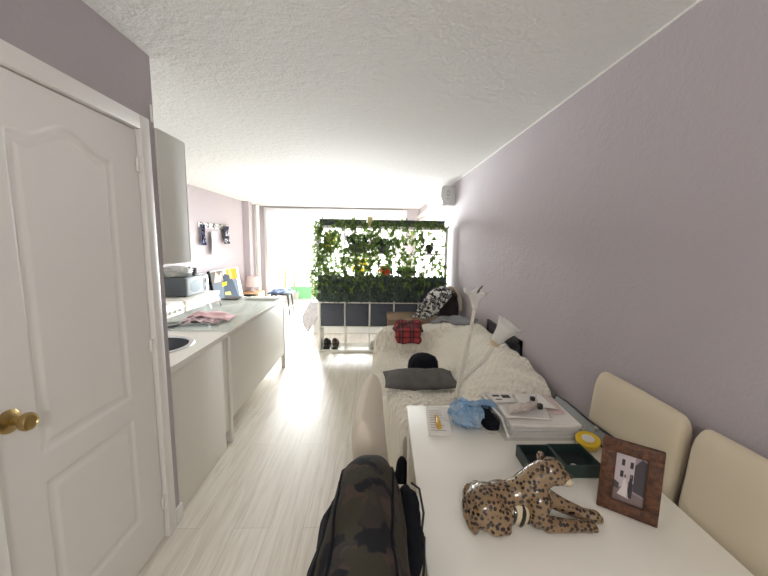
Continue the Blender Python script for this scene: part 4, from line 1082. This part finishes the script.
tag(obj('red_card', quad((.60, 1.15), (.665, 1.145), (.67, 1.165), (.61, 1.17), TZ+.0125, TZ+.03), mat('red_card', rgb(120, 40, 48), .7)), 'dark red card in the left tray of the green box', 'card')

# picture frame: leaning back on a strut
pf = thing('photo_frame', 'carved brown wooden frame with a wedding photograph standing on the table', 'frame', (.80, .96, TZ))
c0, c1 = V((.737, 1.007, TZ)), V((.862, .910, TZ))
ex = (c1-c0).normalized(); nrm = V((ex.y, -ex.x, 0)); nrm = nrm if nrm.y < 0 else -nrm
Wf, Hf = (c1-c0).length, .232; lean = radians(5)
up = (V((0, 0, 1))*cos(lean)-nrm*sin(lean)); fwd = up.cross(ex); fwd = fwd if fwd.y < 0 else -fwd
Mf = Matrix((( ex.x, up.x, fwd.x, c0.x), (ex.y, up.y, fwd.y, c0.y), (ex.z, up.z, fwd.z, c0.z+.001), (0, 0, 0, 1)))
bw = .037
def fbx(a, b, c, d, z0, z1, bev=0): return MB().box(a, b, c, d, z0, z1, bev, M=Mf)
f = MB(); f.box(0, Wf, 0, bw, -.014, .004, .003, M=Mf); f.box(0, Wf, Hf-bw, Hf, -.014, .004, .003, M=Mf)
f.box(0, bw, bw-.002, Hf-bw+.002, -.014, .004, .003, M=Mf); f.box(Wf-bw, Wf, bw-.002, Hf-bw+.002, -.014, .004, .003, M=Mf)
obj('frame', f, WOODF, pf)
obj('inner_lip', MB().box(bw-.003, Wf-bw+.003, bw-.003, bw+.003, -.002, .001, M=Mf).box(bw-.003, Wf-bw+.003, Hf-bw-.003, Hf-bw+.003, -.002, .001, M=Mf).box(bw-.003, bw+.003, bw, Hf-bw, -.002, .001, M=Mf).box(Wf-bw-.003, Wf-bw+.003, bw, Hf-bw, -.002, .001, M=Mf), mat('lip_dark', rgb(70, 44, 32), .5), pf)
ph = obj('photograph', fbx(bw, Wf-bw, bw, Hf-bw, -.008, -.006), mat('photo_grey', rgb(150, 136, 140), .3), pf)
iw, ih = Wf-2*bw, Hf-2*bw
def pp_(pts, c, name, d=0):
    m = MB(); m.prism([Mf @ V((bw+x*iw, bw+y*ih, -.006+d)) for x, y in pts], fwd*.0004); return obj(name, m, mat('photo_%s_%d' % (name, int(pts[0][0]*1000+pts[0][1]*97)), c, .35), ph)
pp_([(0, .3), (.62, .3), (.62, 1), (0, 1)], rgb(188, 176, 178), 'house_wall', .0002)
pp_([(0, 0), (1, 0), (1, .18), (0, .32)], rgb(128, 110, 108), 'ground', .0004)
pp_([(.62, .28), (1, .22), (1, .9), (.82, .96), (.62, .8)], rgb(66, 58, 64), 'trees', .0004)
for (x, y) in ((.22, .74), (.48, .72), (.2, .5), (.5, .47)): pp_([(x, y), (x+.1, y), (x+.1, y+.13), (x, y+.13)], rgb(48, 40, 46), 'house_window', .0006)
pp_([(0, .26), (.18, .24), (.2, .36), (0, .42)], rgb(74, 66, 66), 'shrub', .0006)
pp_([(.16, .14), (.52, .1), (.46, .3), (.40, .46), (.36, .5), (.31, .44), (.28, .3)], rgb(214, 206, 204), 'bride_dress', .0009)
pp_([(.46, .12), (.6, .12), (.62, .4), (.56, .5), (.48, .46)], rgb(48, 42, 48), 'groom_suit', .0009)
for x, y in ((.36, .54), (.54, .56)): pp_([(x+.035*cos(a*pi/4), y+.035*sin(a*pi/4)) for a in range(8)], rgb(120, 96, 92), 'head', .0011)
obj('stand', MB().prism([Mf @ V((Wf*.4, Hf*.7, -.014)), Mf @ V((Wf*.6, Hf*.7, -.014)), Mf @ V((Wf*.6, Hf*.7, -.018)), Mf @ V((Wf*.4, Hf*.7, -.018))], V((Mf @ V((Wf*.5, Hf*.7, -.014))).xy.to_3d()*0)-nrm*.055+V((0, 0, -(Mf @ V((0, Hf*.7, -.014))).z+TZ+.002))), BLACK, pf)

# ------------------------------------------------------------------ leopard figurine
lp = thing('leopard_figurine', 'glossy ceramic leopard figurine lying on the white table', 'figurine', (.47, .95, TZ))
L_ = MB()
def ball(c, r, M=None): L_.ell((c[0], c[1], TZ+c[2]), r if hasattr(r, '__len__') else (r, r, r), 18, M)
def limb(pts, rad): L_.tube([(x, y, TZ+z) for x, y, z in pts], rad, 14); [ball(p, r) for p, r in zip(pts, rad)]
ball((.350, .950, .055), (.062, .066, .056))            # rump
ball((.40, .965, .062), (.062, .052, .050)); ball((.455, .968, .070), (.055, .048, .050))
ball((.505, .962, .078), (.047, .046, .058))            # chest and shoulders
limb([(.480, .966, .095), (.508, .962, .130), (.532, .958, .150)], [.046, .042, .040])   # neck
ball((.545, .955, .160), (.042, .039, .038))            # skull
ball((.558, .935, .146), (.022, .016, .022)); ball((.558, .973, .146), (.022, .016, .022))   # cheeks
ball((.578, .952, .143), (.025, .025, .022)); ball((.594, .951, .136), (.013, .018, .014))   # muzzle
ball((.578, .951, .128), (.021, .019, .012))
# big near haunch and its folded thigh, the far one behind
ball((.345, .910, .050), (.056, .030, .050)); ball((.385, .905, .040), (.036, .024, .036)); ball((.33, .995, .05), (.04, .03, .045))
limb([(.36, .893, .020), (.395, .892, .018)], [.020, .016])
# near foreleg: shoulder, elbow, forearm, paw
limb([(.505, .930, .080), (.497, .915, .035), (.525, .908, .020), (.585, .904, .017), (.628, .905, .015), (.648, .906, .014)], [.038, .030, .024, .019, .017, .019])
# far foreleg reaching further
limb([(.525, .985, .080), (.545, .980, .055), (.60, .962, .034), (.655, .946, .019), (.685, .938, .016)], [.034, .028, .022, .018, .020])
for c in ((.664, .896), (.668, .906), (.664, .915)): ball((c[0], c[1], .010), .0088)
for c in ((.700, .928), (.705, .938), (.701, .947)): ball((c[0], c[1], .011), .0088)
body = blob('body', L_, LEOP, .0042, 5, lp, disp=lambda c, n: V((c.x, c.y, max(TZ+.0004, c.z))))
CREAMG = mat('cream_glaze', rgb(206, 190, 160), .2, coat=.5)
for ex_, y, sgn in ((.508, .927, -1), (.526, .984, 1)):
    e = MB(); e.ell((ex_, y, TZ+.187), (.010, .014, .018), 14, M=Matrix.Rotation(sgn*.5, 3, 'X'))
    er = obj('ear', e, LEOP, lp)
    obj('inner_ear', MB().ell((ex_+.0065, y-(.008 if sgn < 0 else .001), TZ+.187), (.007, .009, .011), 12), mat('ear_dark', rgb(40, 26, 20), .4), er)
for y in (.927, .977):
    obj('eye', MB().ell((.573, y, TZ+.162), (.007, .005, .006), 12), mat('eye_glaze', rgb(24, 18, 12), .1, coat=.8), lp)
obj('nose', MB().ell((.606, .951, TZ+.142), (.006, .010, .006), 12), mat('nose_glaze', rgb(60, 40, 36), .2), lp)
obj('chin', MB().ell((.588, .950, TZ+.127), (.019, .020, .012), 16), CREAMG, lp)
for y, sgn in ((.937, -1), (.965, 1)): obj('muzzle_patch', MB().ell((.592, y, TZ+.134), (.015, .012, .012), 14), CREAMG, lp)
b_ = obj('belly_patch', MB().ell((.445, .932, TZ+.036), (.046, .026, .036), 20), CREAMG, lp); b_['label'] = 'cream belly with black stripes'
for x in (.424, .450, .474):
    kx = sqrt(max(.05, 1-((x-.445)/.046)**2))
    pts = [(x+.004*sin(2*t), .932-.0265*kx*cos(t), max(TZ+.005, TZ+.036+.0365*kx*sin(t))) for t in [radians(-70+k*14) for k in range(11)]]
    obj('stripe', MB().tube(pts, [.002, .004, .005, .006, .006, .006, .006, .006, .005, .004, .002], 8), mat('stripe_black', rgb(26, 20, 18), .2, coat=.5), b_)
tl = MB().tube([(.305, .985, TZ+.06), (.293, .96, TZ+.045), (.290, .93, TZ+.032), (.296, .905, TZ+.020), (.308, .887, TZ+.014)], [.014, .014, .013, .012, .010], 12)
obj('tail', tl, LEOP, lp)

# ------------------------------------------------------------------ added fill lamp, unseen behind the viewer, and daylight
el = thing('added_fill_pendant', 'round white globe lamp added out of view as fill light', 'lamp', (0.0, -.8, 2.0))
obj('globe', MB().ell((0, -.8, 2.1), (.11, .11, .11), 28), mat('opal', rgb(240, 238, 230), .4, transl=.8), el)
obj('cord', MB().cyl((0, -.8, 2.21), (0, -.8, CZ), .006, n=8), PLASTIC, el)
def area(name, loc, rot, sx, sy, power, col, spread=pi):
    l = bpy.data.lights.new(name, 'AREA'); l.shape = 'RECTANGLE'; l.size = sx; l.size_y = sy; l.energy = power; l.color = col; l.spread = spread
    o = bpy.data.objects.new(name, l); COL.objects.link(o); o.location = loc; o.rotation_euler = rot; return o
pt = bpy.data.lights.new('added_fill_bulb', 'POINT'); pt.shadow_soft_size = .12; pt.energy = 33; pt.color = (1, .985, .97)  # added fill light brightening the near end of the room, inside the invented globe
o = bpy.data.objects.new('added_fill_bulb', pt); COL.objects.link(o); o.location = (0, -.8, 1.98-.12)
dl = area('window_daylight', (-.75, YB-.32, 1.3), (radians(-90+28), 0, radians(12)), 2.3, 2.0, 600, (.94, .98, 1.0), radians(125))
po_ = area('window_portal', (-.98, YB+.1, 1.25), (radians(-90), 0, 0), 3.64, 2.4, 0, (1, 1, 1)); po_.data.cycles.is_portal = True

sc = bpy.context.scene
wd = bpy.data.worlds.new('sky'); sc.world = wd; wd.use_nodes = True
bg = wd.node_tree.nodes['Background']; bg.inputs['Color'].default_value = (.97, .985, 1, 1); bg.inputs['Strength'].default_value = 2.6
sc.view_settings.view_transform = 'Standard'; sc.view_settings.look = 'None'; sc.view_settings.gamma = 1
sc.view_settings.exposure = 0.0; sc.view_settings.use_curve_mapping = False
sc.cycles.max_bounces = 10; sc.cycles.diffuse_bounces = 6; sc.cycles.transparent_max_bounces = 12
sc.cycles.sample_clamp_indirect = 6

# ------------------------------------------------------------------ camera
cam = bpy.data.cameras.new('camera'); cam.lens = 345/768*36; cam.sensor_width = 36; cam.sensor_fit = 'HORIZONTAL'; cam.clip_start = .02
co = bpy.data.objects.new('camera', cam); COL.objects.link(co)
yaw, pitch, roll = .030779, .130664, radians(.9)
F = V((sin(yaw)*cos(pitch), cos(yaw)*cos(pitch), -sin(pitch)))
r0 = V((cos(yaw), -sin(yaw), 0)); u0 = r0.cross(F)
r_ = r0*cos(roll)+u0*sin(roll); u_ = r_.cross(F)
co.matrix_world = Matrix(((r_.x, u_.x, -F.x, 0), (r_.y, u_.y, -F.y, 0), (r_.z, u_.z, -F.z, 1.59), (0, 0, 0, 1)))
sc.camera = co
